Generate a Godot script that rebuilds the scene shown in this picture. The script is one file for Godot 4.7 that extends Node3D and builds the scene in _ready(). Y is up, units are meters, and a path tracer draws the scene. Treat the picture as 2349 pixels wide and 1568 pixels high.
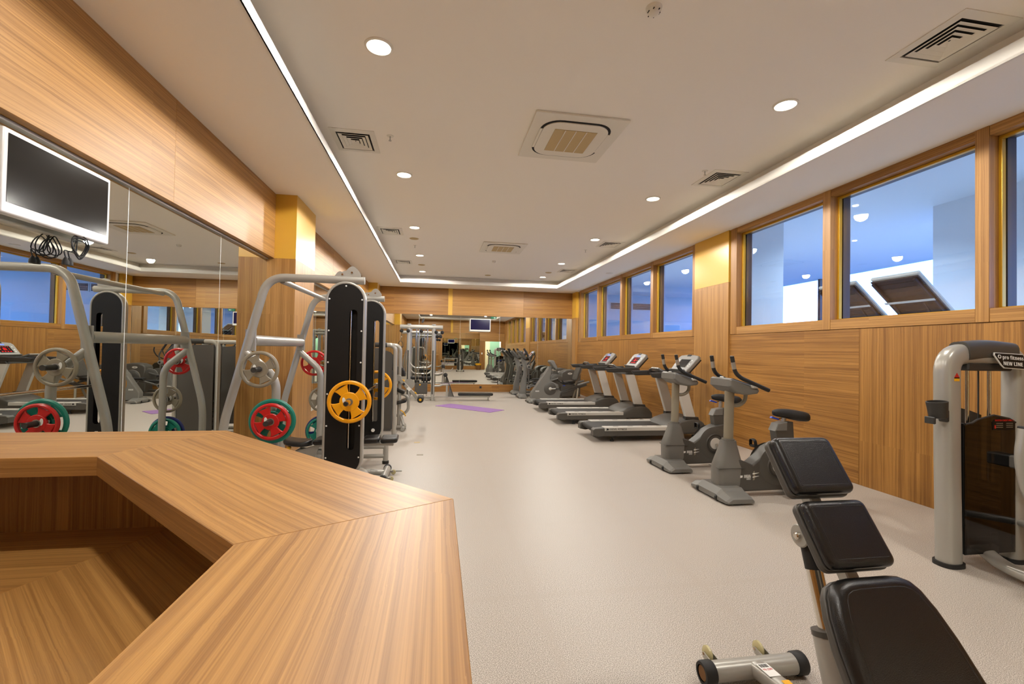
extends Node3D

# ------------------------------------------------------------------ mesh builder
class MB:
	var v := PackedVector3Array()
	var n := PackedVector3Array()
	var t := PackedVector2Array()
	var i := PackedInt32Array()
	var i0 := 0
	var v0 := 0

	func p(a: Vector3, nn: Vector3, uv := Vector2.ZERO) -> int:
		v.append(a)
		n.append(nn)
		t.append(uv)
		return v.size() - 1

	func tri(a: int, b: int, c: int) -> void:
		i.append(a)
		i.append(c)
		i.append(b)

	func begin() -> void:
		i0 = i.size()
		v0 = v.size()

	# turn the piece outside out when its signed volume is negative
	func finish() -> void:
		var vol := 0.0
		var c := v[v0] if v.size() > v0 else Vector3.ZERO
		for k in range(i0, i.size(), 3):
			vol += (v[i[k]] - c).dot((v[i[k + 2]] - c).cross(v[i[k + 1]] - c))
		if vol < 0.0:
			for k in range(i0, i.size(), 3):
				var s := i[k + 1]
				i[k + 1] = i[k + 2]
				i[k + 2] = s
		var agree := PackedFloat32Array()
		agree.resize(v.size() - v0)
		for k in range(i0, i.size(), 3):
			var fn := (v[i[k + 2]] - v[i[k]]).cross(v[i[k + 1]] - v[i[k]])
			for e in 3:
				agree[i[k + e] - v0] += fn.dot(n[i[k + e]])
		for k in agree.size():
			if agree[k] < 0.0:
				n[v0 + k] = -n[v0 + k]

	func quad(a: Vector3, b: Vector3, c: Vector3, d: Vector3, ua := Vector2.ZERO, ub := Vector2.ZERO, uc := Vector2.ZERO, ud := Vector2.ZERO) -> void:
		var nn := (b - a).cross(d - a)
		if nn.length_squared() < 1e-14:
			nn = (c - b).cross(d - b)
		nn = nn.normalized()
		var k := p(a, nn, ua)
		p(b, nn, ub)
		p(c, nn, uc)
		p(d, nn, ud)
		tri(k, k + 1, k + 2)
		tri(k, k + 2, k + 3)

	# box with chamfered edges; the texture's u runs along axis `grain` (0 x, 1 y, 2 z), in metres
	func box(c: Vector3, s: Vector3, bev := 0.0, xf := Transform3D(), grain := 0, off := Vector2.ZERO) -> MB:
		begin()
		var h := s * 0.5
		bev = minf(bev, minf(h.x, minf(h.y, h.z)) * 0.9)
		for ax in 3:
			var e1 := (ax + 1) % 3
			var e2 := (ax + 2) % 3
			for sg in [-1.0, 1.0]:
				var q := []
				for cc in [[-1.0, -1.0], [1.0, -1.0], [1.0, 1.0], [-1.0, 1.0]]:
					var w := Vector3.ZERO
					w[ax] = sg * h[ax]
					w[e1] = cc[0] * (h[e1] - bev) * sg
					w[e2] = cc[1] * (h[e2] - bev)
					q.append(w)
				var g: int = grain
				var o: int = e1 if e1 != g else e2
				if ax == g:
					g = e1
					o = e2
				var uvs := []
				for w in q:
					uvs.append(Vector2(w[g], w[o]) + off)
				quad(xf * (c + q[0]), xf * (c + q[1]), xf * (c + q[2]), xf * (c + q[3]), uvs[0], uvs[1], uvs[2], uvs[3])
		if bev > 0.0:
			for ax in 3:
				var e1 := (ax + 1) % 3
				var e2 := (ax + 2) % 3
				for s1 in [-1.0, 1.0]:
					for s2 in [-1.0, 1.0]:
						var q := []
						for cc in [[-1.0, 0], [1.0, 0], [1.0, 1], [-1.0, 1]]:
							var w := Vector3.ZERO
							w[ax] = cc[0] * (h[ax] - bev)
							w[e1] = s1 * (h[e1] - (bev if cc[1] == 1 else 0.0))
							w[e2] = s2 * (h[e2] - (0.0 if cc[1] == 1 else bev))
							q.append(c + w)
						var nn: Vector3 = (q[1] - q[0]).cross(q[3] - q[0])
						var out := Vector3.ZERO
						out[e1] = s1
						out[e2] = s2
						if nn.dot(out) < 0.0:
							q.reverse()
						quad(xf * q[0], xf * q[1], xf * q[2], xf * q[3], off, off, off, off)
			for sx in [-1.0, 1.0]:
				for sy in [-1.0, 1.0]:
					for sz in [-1.0, 1.0]:
						var a := c + Vector3(sx * h.x, sy * (h.y - bev), sz * (h.z - bev))
						var b := c + Vector3(sx * (h.x - bev), sy * h.y, sz * (h.z - bev))
						var d := c + Vector3(sx * (h.x - bev), sy * (h.y - bev), sz * h.z)
						if sx * sy * sz < 0.0:
							var w := b
							b = d
							d = w
						quad(xf * a, xf * b, xf * d, xf * d)
		finish()
		return self

	static func inset(poly: PackedVector2Array, d: float) -> PackedVector2Array:
		var r := PackedVector2Array()
		var m := poly.size()
		for k in m:
			var e1 := (poly[k] - poly[(k + m - 1) % m]).normalized()
			var e2 := (poly[(k + 1) % m] - poly[k]).normalized()
			var n1 := Vector2(-e1.y, e1.x)
			var n2 := Vector2(-e2.y, e2.x)
			var b := n1 + n2
			var l := b.length()
			if l < 0.2:
				r.append(poly[k] + n1 * d)
			else:
				b /= l
				r.append(poly[k] + b * d / maxf(0.45, b.dot(n1)))
		return r

	# polygon in local x, y swept along local z from z0 to z1, with rounded (steps > 1) or chamfered rims
	func prism(pts: PackedVector2Array, z0: float, z1: float, xf := Transform3D(), bev := 0.0, steps := 1, crease := 0.75, off := Vector2.ZERO) -> MB:
		begin()
		var poly := pts.duplicate()
		if Geometry2D.is_polygon_clockwise(poly):
			poly.reverse()
		var m := poly.size()
		var rings := []
		if bev <= 0.0:
			rings = [[0.0, z0, 0.0], [0.0, z1, 0.0]]
		else:
			for s in steps + 1:
				var a := PI / 2 * s / steps
				rings.append([bev * (1.0 - sin(a)), z0 + bev * (1.0 - cos(a)), -(PI / 2 - a)])
			for s in steps + 1:
				var a := PI / 2 * s / steps
				rings.append([bev * (1.0 - cos(a)), z1 - bev * (1.0 - sin(a)), a])
		var loops := []
		for r in rings:
			loops.append(MB.inset(poly, r[0]))
		var en := []
		for k in m:
			var e := (poly[(k + 1) % m] - poly[k]).normalized()
			en.append(Vector2(e.y, -e.x))
		var run := 0.0
		for k in m:
			var k2 := (k + 1) % m
			var na: Vector2 = en[k]
			var nb: Vector2 = en[k]
			var pv: Vector2 = en[(k + m - 1) % m]
			var nx: Vector2 = en[k2]
			if pv.dot(en[k]) > crease:
				na = (pv + en[k]).normalized()
			if nx.dot(en[k]) > crease:
				nb = (nx + en[k]).normalized()
			var ln := poly[k].distance_to(poly[k2])
			for r in rings.size() - 1:
				var A: Vector2 = loops[r][k]
				var B: Vector2 = loops[r][k2]
				var C: Vector2 = loops[r + 1][k2]
				var D: Vector2 = loops[r + 1][k]
				var za: float = rings[r][1]
				var zb: float = rings[r + 1][1]
				var t1: float = rings[r][2]
				var t2: float = rings[r + 1][2]
				if steps == 1:
					t1 = (t1 + t2) * 0.5
					t2 = t1
				var q := p(xf * Vector3(A.x, A.y, za), (xf.basis * Vector3(na.x * cos(t1), na.y * cos(t1), sin(t1))).normalized(), Vector2(run, za) + off)
				p(xf * Vector3(B.x, B.y, za), (xf.basis * Vector3(nb.x * cos(t1), nb.y * cos(t1), sin(t1))).normalized(), Vector2(run + ln, za) + off)
				p(xf * Vector3(C.x, C.y, zb), (xf.basis * Vector3(nb.x * cos(t2), nb.y * cos(t2), sin(t2))).normalized(), Vector2(run + ln, zb) + off)
				p(xf * Vector3(D.x, D.y, zb), (xf.basis * Vector3(na.x * cos(t2), na.y * cos(t2), sin(t2))).normalized(), Vector2(run, zb) + off)
				tri(q, q + 1, q + 2)
				tri(q, q + 2, q + 3)
			run += ln
		for e in 2:
			var lp: PackedVector2Array = loops[0] if e == 0 else loops[loops.size() - 1]
			var z: float = z0 if e == 0 else z1
			var ix := Geometry2D.triangulate_polygon(lp)
			var nn := (xf.basis * Vector3(0, 0, -1.0 if e == 0 else 1.0)).normalized()
			var b := v.size()
			for a in lp:
				p(xf * Vector3(a.x, a.y, z), nn, a + off)
			for k in range(0, ix.size(), 3):
				var a2 := lp[ix[k]]
				var cw := (lp[ix[k + 1]] - a2).cross(lp[ix[k + 2]] - a2) < 0.0
				if cw == (e == 1):
					tri(b + ix[k], b + ix[k + 2], b + ix[k + 1])
				else:
					tri(b + ix[k], b + ix[k + 1], b + ix[k + 2])
		finish()
		return self

	# tube of oval section (rx across, ry along `up`) along a path
	func tube(path: Array, rx: float, seg := 12, ry := -1.0, up := Vector3.UP, sq := 2.0, loop := false) -> MB:
		begin()
		if ry < 0.0:
			ry = rx
		var m := path.size()
		var tang := []
		for k in m:
			var a: Vector3 = path[(k + m - 1) % m] if loop else path[maxi(k - 1, 0)]
			var b: Vector3 = path[(k + 1) % m] if loop else path[mini(k + 1, m - 1)]
			tang.append((b - a).normalized())
		var u: Vector3 = up - tang[0] * up.dot(tang[0])
		if u.length() < 0.05:
			u = Vector3.RIGHT - tang[0] * tang[0].x
		if u.length() < 0.05:
			u = Vector3.BACK - tang[0] * tang[0].z
		u = u.normalized()
		var first := v.size()
		for k in m:
			u = (u - tang[k] * u.dot(tang[k])).normalized()
			var s: Vector3 = tang[k].cross(u)
			for j in seg:
				var a := TAU * j / seg
				var ca := cos(a)
				var sa := sin(a)
				var x := signf(ca) * pow(absf(ca), 2.0 / sq) * rx
				var y := signf(sa) * pow(absf(sa), 2.0 / sq) * ry
				var nn: Vector3 = (s * ca * ry + u * sa * rx).normalized()
				if sq > 2.0:
					nn = (s * signf(ca) * pow(absf(ca), 2.0 - 2.0 / sq) * ry + u * signf(sa) * pow(absf(sa), 2.0 - 2.0 / sq) * rx).normalized()
				p(path[k] + s * x + u * y, nn, Vector2(0, 0))
		for k in (m if loop else m - 1):
			for j in seg:
				var a := first + k * seg + j
				var b := first + k * seg + (j + 1) % seg
				var c := first + ((k + 1) % m) * seg + (j + 1) % seg
				var d := first + ((k + 1) % m) * seg + j
				tri(a, b, c)
				tri(a, c, d)
		if not loop:
			for e in 2:
				var k := 0 if e == 0 else m - 1
				var nn: Vector3 = -tang[0] if e == 0 else tang[m - 1]
				var b := v.size()
				for j in seg:
					p(v[first + k * seg + j], nn)
				for j in range(1, seg - 1):
					if e == 0:
						tri(b, b + j + 1, b + j)
					else:
						tri(b, b + j, b + j + 1)
		finish()
		return self

	# profile of (radius, height) turned about local y
	func lathe(prof: Array, seg := 20, xf := Transform3D(), turn := 0.0, flat := false) -> MB:
		begin()
		for k in prof.size() - 1:
			var a: Vector2 = prof[k]
			var b: Vector2 = prof[k + 1]
			var d := (b - a).normalized()
			var na := Vector2(d.y, -d.x)
			var nb := na
			if not flat:
				if k > 0:
					var q: Vector2 = ((prof[k] as Vector2) - (prof[k - 1] as Vector2)).normalized()
					if q.dot(d) > 0.75:
						na = (na + Vector2(q.y, -q.x)).normalized()
				if k + 2 < prof.size():
					var q: Vector2 = ((prof[k + 2] as Vector2) - (prof[k + 1] as Vector2)).normalized()
					if q.dot(d) > 0.75:
						nb = (nb + Vector2(q.y, -q.x)).normalized()
			for j in seg:
				var a1 := turn + TAU * j / seg
				var a2 := turn + TAU * (j + 1) / seg
				var d1 := Vector3(cos(a1), 0, sin(a1))
				var d2 := Vector3(cos(a2), 0, sin(a2))
				var m1 := d1
				var m2 := d2
				if flat:
					m1 = (d1 + d2).normalized()
					m2 = m1
				var q := p(xf * (d1 * a.x + Vector3.UP * a.y), (xf.basis * (m1 * na.x + Vector3.UP * na.y)).normalized())
				p(xf * (d2 * a.x + Vector3.UP * a.y), (xf.basis * (m2 * na.x + Vector3.UP * na.y)).normalized())
				p(xf * (d2 * b.x + Vector3.UP * b.y), (xf.basis * (m2 * nb.x + Vector3.UP * nb.y)).normalized())
				p(xf * (d1 * b.x + Vector3.UP * b.y), (xf.basis * (m1 * nb.x + Vector3.UP * nb.y)).normalized())
				if a.x > 1e-6:
					tri(q, q + 2, q + 1)
				if b.x > 1e-6:
					tri(q, q + 3, q + 2)
		finish()
		return self

	# skin over closed loops of equal count
	func loft(secs: Array, flat := false) -> MB:
		begin()
		var m: int = secs[0].size()
		if flat:
			for k in secs.size() - 1:
				for j in m:
					var j2 := (j + 1) % m
					quad(secs[k][j], secs[k][j2], secs[k + 1][j2], secs[k + 1][j])
		else:
			var first := v.size()
			for s in secs:
				for a in s:
					p(a, Vector3.ZERO)
			for k in secs.size() - 1:
				for j in m:
					var a := first + k * m + j
					var b := first + k * m + (j + 1) % m
					tri(a, b, b + m)
					tri(a, b + m, a + m)
			for k in range(i0, i.size(), 3):
				var nn := (v[i[k + 2]] - v[i[k]]).cross(v[i[k + 1]] - v[i[k]])
				for e in 3:
					n[i[k + e]] += nn
			for k in range(first, v.size()):
				n[k] = n[k].normalized()
		for e in 2:
			var s: Array = secs[0] if e == 0 else secs[secs.size() - 1]
			var c := Vector3.ZERO
			for a in s:
				c += a
			c /= m
			var nn := Vector3.ZERO
			for j in m:
				nn += (s[j] - c).cross(s[(j + 1) % m] - c)
			nn = nn.normalized() * (-1.0 if e == 0 else 1.0)
			if nn.length() < 0.5:
				continue
			var b := p(c, nn)
			for a in s:
				p(a, nn)
			for j in m:
				if e == 0:
					tri(b, b + 1 + (j + 1) % m, b + 1 + j)
				else:
					tri(b, b + 1 + j, b + 1 + (j + 1) % m)
		finish()
		return self

	func mesh() -> ArrayMesh:
		var a := []
		a.resize(Mesh.ARRAY_MAX)
		a[Mesh.ARRAY_VERTEX] = v
		a[Mesh.ARRAY_NORMAL] = n
		a[Mesh.ARRAY_TEX_UV] = t
		a[Mesh.ARRAY_INDEX] = i
		var m := ArrayMesh.new()
		m.add_surface_from_arrays(Mesh.PRIMITIVE_TRIANGLES, a)
		return m


# ------------------------------------------------------------------ small tools
var M := {}
var used := {}
var rng := RandomNumberGenerator.new()

func V(x: float, y: float, z: float) -> Vector3:
	return Vector3(x, y, z)

func P2(a: Array) -> PackedVector2Array:
	var r := PackedVector2Array()
	for k in a:
		r.append(Vector2(k[0], k[1]))
	return r

func numbered(called: String) -> String:
	used[called] = used.get(called, -1) + 1
	return called if used[called] == 0 else "%s_%03d" % [called, used[called]]

func tag(o: Node3D, label: String, category: String, group := "") -> Node3D:
	o.set_meta("label", label)
	o.set_meta("category", category)
	if group != "":
		o.set_meta("group", group)
	return o

func thing(called: String, label: String, category: String, at := Vector3.ZERO, turn := 0.0, group := "") -> Node3D:
	var o := Node3D.new()
	o.name = numbered(called)
	add_child(o)
	o.position = at
	o.rotation.y = turn
	return tag(o, label, category, group)

func obj(called: String, mb: MB, m: Material, parent: Node3D) -> MeshInstance3D:
	var o := MeshInstance3D.new()
	o.name = numbered(called) if parent == self else called
	o.mesh = mb.mesh()
	o.material_override = m
	parent.add_child(o, true)
	return o

func struct(called: String) -> Node3D:
	var o := Node3D.new()
	o.name = called
	add_child(o)
	o.set_meta("kind", "structure")
	return o

func dup(o: Node3D, at: Vector3, label: String, turn := 0.0) -> Node3D:
	var r: Node3D = o.duplicate()
	var base := String(o.name)
	var e := RegEx.create_from_string("_\\d+$")
	r.name = numbered(e.sub(base, ""))
	add_child(r)
	r.position = at
	r.rotation.y = turn
	r.set_meta("label", label)
	return r

func fr(o: Vector3, x: Vector3, y: Vector3) -> Transform3D:
	x = x.normalized()
	var z := x.cross(y).normalized()
	return Transform3D(Basis(x, z.cross(x).normalized(), z), o)

func rrect(w: float, h: float, r: float, k := 5) -> PackedVector2Array:
	var a := PackedVector2Array()
	for c in 4:
		var cx := (w / 2 - r) * (1.0 if c == 0 or c == 3 else -1.0)
		var cy := (h / 2 - r) * (1.0 if c < 2 else -1.0)
		for s in k + 1:
			var t := PI / 2 * c + PI / 2 * s / k
			a.append(Vector2(cx + r * cos(t), cy + r * sin(t)))
	return a

func disc2(r: float, k := 24, c := Vector2.ZERO) -> PackedVector2Array:
	var a := PackedVector2Array()
	for s in k:
		a.append(c + Vector2(cos(TAU * s / k), sin(TAU * s / k)) * r)
	return a

# rounds the corners of a polyline
func bend(pts: Array, r: float, k := 5) -> Array:
	var out := [pts[0]]
	for j in range(1, pts.size() - 1):
		var p: Vector3 = pts[j]
		var a: Vector3 = pts[j - 1] - p
		var b: Vector3 = pts[j + 1] - p
		var d := minf(r, minf(a.length(), b.length()) * 0.48)
		var s := p + a.normalized() * d
		var e := p + b.normalized() * d
		for q in k + 1:
			var t := float(q) / k
			out.append(s.lerp(p, t).lerp(p.lerp(e, t), t))
	out.append(pts[pts.size() - 1])
	return out

func text(s: String, h: float, m: Material, xf: Transform3D, parent: Node3D, bold := false, italic := false) -> MeshInstance3D:
	var f := SystemFont.new()
	f.font_names = PackedStringArray(["Droid Sans"])
	f.font_weight = 700 if bold else 400
	f.font_italic = italic
	var t := TextMesh.new()
	t.font = f
	t.text = s
	t.font_size = 32
	t.pixel_size = h / 26.0
	t.depth = 0.0015
	t.curve_step = 3.0
	t.material = m
	var o := MeshInstance3D.new()
	o.name = "lettering"
	o.mesh = t
	o.material_override = m
	o.transform = xf
	parent.add_child(o, true)
	return o

func axis_z(c: Vector3) -> Transform3D:   # local y becomes world z
	return Transform3D(Basis(V(1, 0, 0), V(0, 0, 1), V(0, -1, 0)), c)

func axis_x(c: Vector3) -> Transform3D:   # local y becomes world x
	return Transform3D(Basis(V(0, -1, 0), V(1, 0, 0), V(0, 0, 1)), c)

func puck(r: float, h: float, b := 0.004) -> Array:
	return [Vector2(0, -h / 2), Vector2(r - b, -h / 2), Vector2(r, -h / 2 + b), Vector2(r, h / 2 - b), Vector2(r - b, h / 2), Vector2(0, h / 2)]

func mat(called: String, c: Color, rough := 0.5, metal := 0.0, spec := 0.5) -> StandardMaterial3D:
	var m := StandardMaterial3D.new()
	m.resource_name = called
	m.albedo_color = c
	m.roughness = rough
	m.metallic = metal
	m.metallic_specular = spec
	M[called] = m
	return m

func glow(called: String, c: Color, e: float) -> StandardMaterial3D:
	var m := mat(called, c, 0.5)
	m.emission_enabled = true
	m.emission = c
	m.emission_energy_multiplier = e
	return m

func C8(r: int, g: int, b: int) -> Color:
	return Color(r / 255.0, g / 255.0, b / 255.0)

# streaky wood grain along u; the picture spans 2.4 m by 1.2 m
func wood_image(sd: int, light: Color, dark: Color, W := 1024, H := 1024) -> ImageTexture:
	var layers := []
	for d in [[4, 160, 0.07], [6, 512, 0.12], [12, 1024, 0.34]]:
		var f := FastNoiseLite.new()
		f.seed = sd + d[1]
		f.noise_type = FastNoiseLite.TYPE_SIMPLEX
		f.frequency = d[2]
		f.fractal_octaves = 3
		var im := f.get_seamless_image(d[0], d[1])
		im.convert(Image.FORMAT_L8)
		im.resize(W, H, Image.INTERPOLATE_CUBIC)
		layers.append(im.get_data())
	var warp := FastNoiseLite.new()
	warp.seed = sd + 7
	warp.frequency = 0.02
	var wim := warp.get_seamless_image(W / 8, H / 8)
	wim.convert(Image.FORMAT_L8)
	wim.resize(W, H, Image.INTERPOLATE_CUBIC)
	var wd := wim.get_data()
	var out := PackedByteArray()
	out.resize(W * H * 3)
	var a: PackedByteArray = layers[0]
	var b: PackedByteArray = layers[1]
	var c: PackedByteArray = layers[2]
	for y in H:
		for x in W:
			var k := y * W + x
			var y2 := posmod(y + int((wd[k] - 128) * 0.035), H)
			var k2 := y2 * W + x
			var s := a[k2] / 255.0 * 0.24 + b[k2] / 255.0 * 0.42 + c[k2] / 255.0 * 0.34
			s = clampf((s - 0.5) * 1.7 + 0.5, 0.0, 1.0)
			var line := smoothstep(0.70, 0.86, b[k2] / 255.0) * smoothstep(0.50, 0.75, c[k2] / 255.0)
			s = clampf(s - line * 0.5, 0.0, 1.0)
			var col := dark.lerp(light, s)
			out[k * 3] = int(col.r * 255.0)
			out[k * 3 + 1] = int(col.g * 255.0)
			out[k * 3 + 2] = int(col.b * 255.0)
	return ImageTexture.create_from_image(Image.create_from_data(W, H, false, Image.FORMAT_RGB8, out))

func noise_tex(sd: int, freq: float, size: int, ramp: Array, oct := 3, kind := FastNoiseLite.TYPE_SIMPLEX) -> ImageTexture:
	var f := FastNoiseLite.new()
	f.seed = sd
	f.frequency = freq
	f.noise_type = kind
	f.fractal_octaves = oct
	var im := f.get_seamless_image(size, size)
	im.convert(Image.FORMAT_L8)
	var d := im.get_data()
	var out := PackedByteArray()
	out.resize(size * size * 3)
	var g := Gradient.new()
	var offs := PackedFloat32Array()
	var cols := PackedColorArray()
	for r in ramp:
		offs.append(r[0])
		cols.append(r[1])
	g.offsets = offs
	g.colors = cols
	var lut := []
	for k in 256:
		lut.append(g.sample(k / 255.0))
	for k in d.size():
		var c: Color = lut[d[k]]
		out[k * 3] = int(c.r * 255.0)
		out[k * 3 + 1] = int(c.g * 255.0)
		out[k * 3 + 2] = int(c.b * 255.0)
	return ImageTexture.create_from_image(Image.create_from_data(size, size, false, Image.FORMAT_RGB8, out))

func make_materials() -> void:
	rng.seed = 11
	# timber: two cuts of the same laminate
	var t1 := wood_image(3, C8(187, 136, 68), C8(118, 77, 31))
	var t2 := wood_image(31, C8(197, 149, 84), C8(136, 93, 45))
	for k in 2:
		var m := mat("teak_laminate_%d" % k, Color.WHITE, 0.42, 0.0, 0.45)
		m.albedo_texture = t1 if k == 0 else t2
		m.uv1_scale = V(1 / 2.4, 1 / 1.2, 1)
	var m := mat("floor_vinyl", Color.WHITE, 0.42)
	m.albedo_texture = noise_tex(5, 0.17, 1024, [[0.0, C8(118, 110, 102)], [0.2, C8(146, 137, 127)], [0.32, C8(169, 159, 148)], [0.66, C8(176, 166, 155)], [0.8, C8(200, 192, 182)], [1.0, C8(228, 223, 215)]], 1)
	m.uv1_triplanar = true
	m.uv1_world_triplanar = true
	m.uv1_scale = V(0.9, 0.9, 0.9)
	mat("ceiling_paint", C8(243, 237, 226), 0.9)
	mat("lip_paint", C8(222, 218, 210), 0.85)
	mat("gold_paint", C8(211, 164, 58), 0.3)
	mat("gold_trim", C8(204, 156, 36), 0.28, 0.35)
	mat("mirror", C8(226, 228, 221), 0.0, 1.0)
	mat("mirror_edge", C8(228, 236, 228), 0.3)
	var g := mat("window_glass", Color(0.1, 0.12, 0.14, 0.02), 0.0)
	g.transparency = BaseMaterial3D.TRANSPARENCY_ALPHA
	mat("bronze_mullion", C8(66, 54, 46), 0.4)
	mat("pool_wall", C8(222, 227, 230), 0.85)
	mat("pool_floor", C8(206, 210, 212), 0.6)
	mat("lounger_wood", C8(56, 38, 29), 0.6)
	mat("lounger_cloth", C8(204, 214, 214), 0.8)
	mat("silver_paint", C8(166, 163, 155), 0.32, 0.25)
	mat("white_silver", C8(190, 187, 180), 0.4, 0.1)
	mat("console_silver", C8(132, 130, 126), 0.4, 0.2)
	mat("satin_steel", C8(180, 178, 172), 0.3, 0.85)
	mat("chrome", C8(214, 208, 198), 0.12, 1.0)
	mat("charcoal_plastic", C8(74, 71, 66), 0.45)
	mat("grey_plastic", C8(112, 110, 105), 0.42)
	mat("dark_plastic", C8(46, 44, 41), 0.5)
	mat("black_panel", C8(15, 14, 13), 0.5, 0.0, 0.4)
	mat("black_rubber", C8(26, 25, 24), 0.6)
	var lea := mat("black_leather", C8(21, 20, 19), 0.29)
	lea.heightmap_enabled = true
	lea.heightmap_texture = noise_tex(9, 0.05, 512, [[0.0, Color.BLACK], [1.0, Color.WHITE]], 4)
	lea.heightmap_scale = 0.05
	lea.uv1_triplanar = true
	lea.uv1_scale = V(9, 9, 9)
	var blt := mat("running_belt", C8(38, 36, 34), 0.65)
	blt.heightmap_enabled = true
	blt.heightmap_texture = lea.heightmap_texture
	blt.heightmap_scale = 0.03
	blt.uv1_triplanar = true
	blt.uv1_scale = V(14, 14, 14)
	mat("plate_grey", C8(138, 129, 111), 0.45)
	mat("plate_red", C8(190, 24, 22), 0.38)
	mat("plate_green", C8(14, 122, 104), 0.42)
	mat("plate_blue", C8(26, 38, 104), 0.42)
	mat("plate_yellow", C8(236, 160, 8), 0.38)
	mat("signal_yellow", C8(232, 172, 18), 0.45)
	mat("signal_red", C8(190, 30, 22), 0.45)
	mat("lever_blue", C8(30, 66, 190), 0.4)
	mat("sticker_white", C8(232, 232, 228), 0.5)
	mat("tv_white", C8(234, 232, 226), 0.18)
	mat("tv_glass", C8(13, 12, 11), 0.12)
	mat("tv_blue", C8(16, 18, 62), 0.1)
	mat("mat_purple", C8(146, 108, 166), 0.8)
	mat("fitting_white", C8(226, 220, 206), 0.55)
	mat("vent_dark", C8(24, 22, 20), 0.8)
	mat("grille_tan", C8(190, 166, 120), 0.7)
	mat("clear_caster", C8(196, 186, 140), 0.25)
	var sm := mat("smoked_shield", Color(0.02, 0.02, 0.024, 0.82), 0.05)
	sm.transparency = BaseMaterial3D.TRANSPARENCY_ALPHA
	mat("sign_green", C8(20, 110, 74), 0.5)
	mat("bin_brown", C8(118, 82, 44), 0.8)
	mat("door_cream", C8(226, 214, 180), 0.6)
	mat("door_teal", C8(132, 176, 150), 0.6)
	glow("lamp_lens", Color(1.0, 0.96, 0.88), 9.0)
	glow("led_blue_light", C8(60, 90, 255), 2.2)
	# red seven-segment read-out of the running machines
	var im := Image.create(64, 40, false, Image.FORMAT_RGB8)
	im.fill(Color(0.02, 0.0, 0.0))
	for k in 5:
		im.fill_rect(Rect2i(6 + k * 11, 4, 6, 3), Color(1, 0.06, 0.08))
	im.fill_rect(Rect2i(22, 13, 18, 12), Color(0.95, 0.02, 0.05))
	im.fill_rect(Rect2i(27, 10, 8, 3), Color(0.95, 0.02, 0.05))
	im.fill_rect(Rect2i(8, 14, 5, 9), Color(0.8, 0.02, 0.05))
	im.fill_rect(Rect2i(49, 14, 6, 9), Color(1, 0.3, 0.05))
	for k in 4:
		im.fill_rect(Rect2i(8 + k * 13, 30, 8, 6), Color(1, 0.1, 0.08))
	var rd := mat("red_display", C8(14, 7, 7), 0.6, 0.0, 0.2)
	rd.emission_enabled = true
	rd.emission_operator = BaseMaterial3D.EMISSION_OP_MULTIPLY
	rd.emission = Color.WHITE
	rd.emission_energy_multiplier = 0.9
	rd.emission_texture = ImageTexture.create_from_image(im)

func wood(k := -1) -> Material:
	return M["teak_laminate_%d" % (k if k >= 0 else rng.randi() % 2)]

func roff() -> Vector2:
	return Vector2(rng.randf() * 2.4, rng.randf() * 1.2)

# a flat board of timber; lo and hi are opposite corners
func board(called: String, lo: Vector3, hi: Vector3, grain: int, parent: Node3D, k := -1, bev := 0.002) -> MeshInstance3D:
	return obj(called, MB.new().box((lo + hi) * 0.5, (hi - lo).abs(), bev, Transform3D(), grain, roff()), wood(k), parent)

func block(called: String, lo: Vector3, hi: Vector3, m: Material, parent: Node3D, bev := 0.0) -> MeshInstance3D:
	return obj(called, MB.new().box((lo + hi) * 0.5, (hi - lo).abs(), bev), m, parent)

# ------------------------------------------------------------------ the place
const LAMP_ENERGY := 4.6
const LAMP_COLOR := Color(1.0, 0.98, 0.945)

func _ready() -> void:
	var cam := Camera3D.new()
	cam.name = "camera"
	add_child(cam)
	cam.position = V(0, 1.5, 0)
	cam.rotation = V(0.01763, -0.16231, 0.01839)
	cam.fov = 74.313
	cam.near = 0.03
	cam.far = 200.0
	cam.current = true
	var env := Environment.new()
	env.background_mode = Environment.BG_SKY
	var sky_m := ProceduralSkyMaterial.new()
	sky_m.sky_top_color = Color(0.2, 0.4, 0.82)
	sky_m.sky_horizon_color = Color(0.56, 0.74, 1.0)
	sky_m.ground_bottom_color = Color(0.2, 0.3, 0.45)
	sky_m.ground_horizon_color = Color(0.5, 0.66, 0.9)
	sky_m.energy_multiplier = 6.5
	var sky := Sky.new()
	sky.sky_material = sky_m
	env.sky = sky
	env.tonemap_mode = Environment.TONE_MAPPER_LINEAR
	env.tonemap_exposure = 1.12
	env.sdfgi_enabled = true
	env.ssao_enabled = true
	env.ssil_enabled = true
	var we := WorldEnvironment.new()
	we.name = "environment"
	we.environment = env
	add_child(we)

	make_materials()
	build_room()
	build_windows()
	build_pool_hall()
	build_ceiling_fittings()
	build_counter()
	build_smith()
	build_leg_machine()
	build_cable_tower()
	build_treadmills()
	build_bikes()
	build_recumbent()
	build_ellipticals()
	build_press_machine()
	build_incline_bench()
	build_small_things()

const XL := -2.27     # timber header on the left
const XM := -2.36     # mirror face on the left
const XR := 4.89      # timber on the right
const ZB := -15.93    # back wall
const ZF := 1.5       # wall behind the camera
const YS := 3.61      # lowered ceiling border
const YU := 3.85      # ceiling
const YH := 2.712     # underside of the left header

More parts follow.
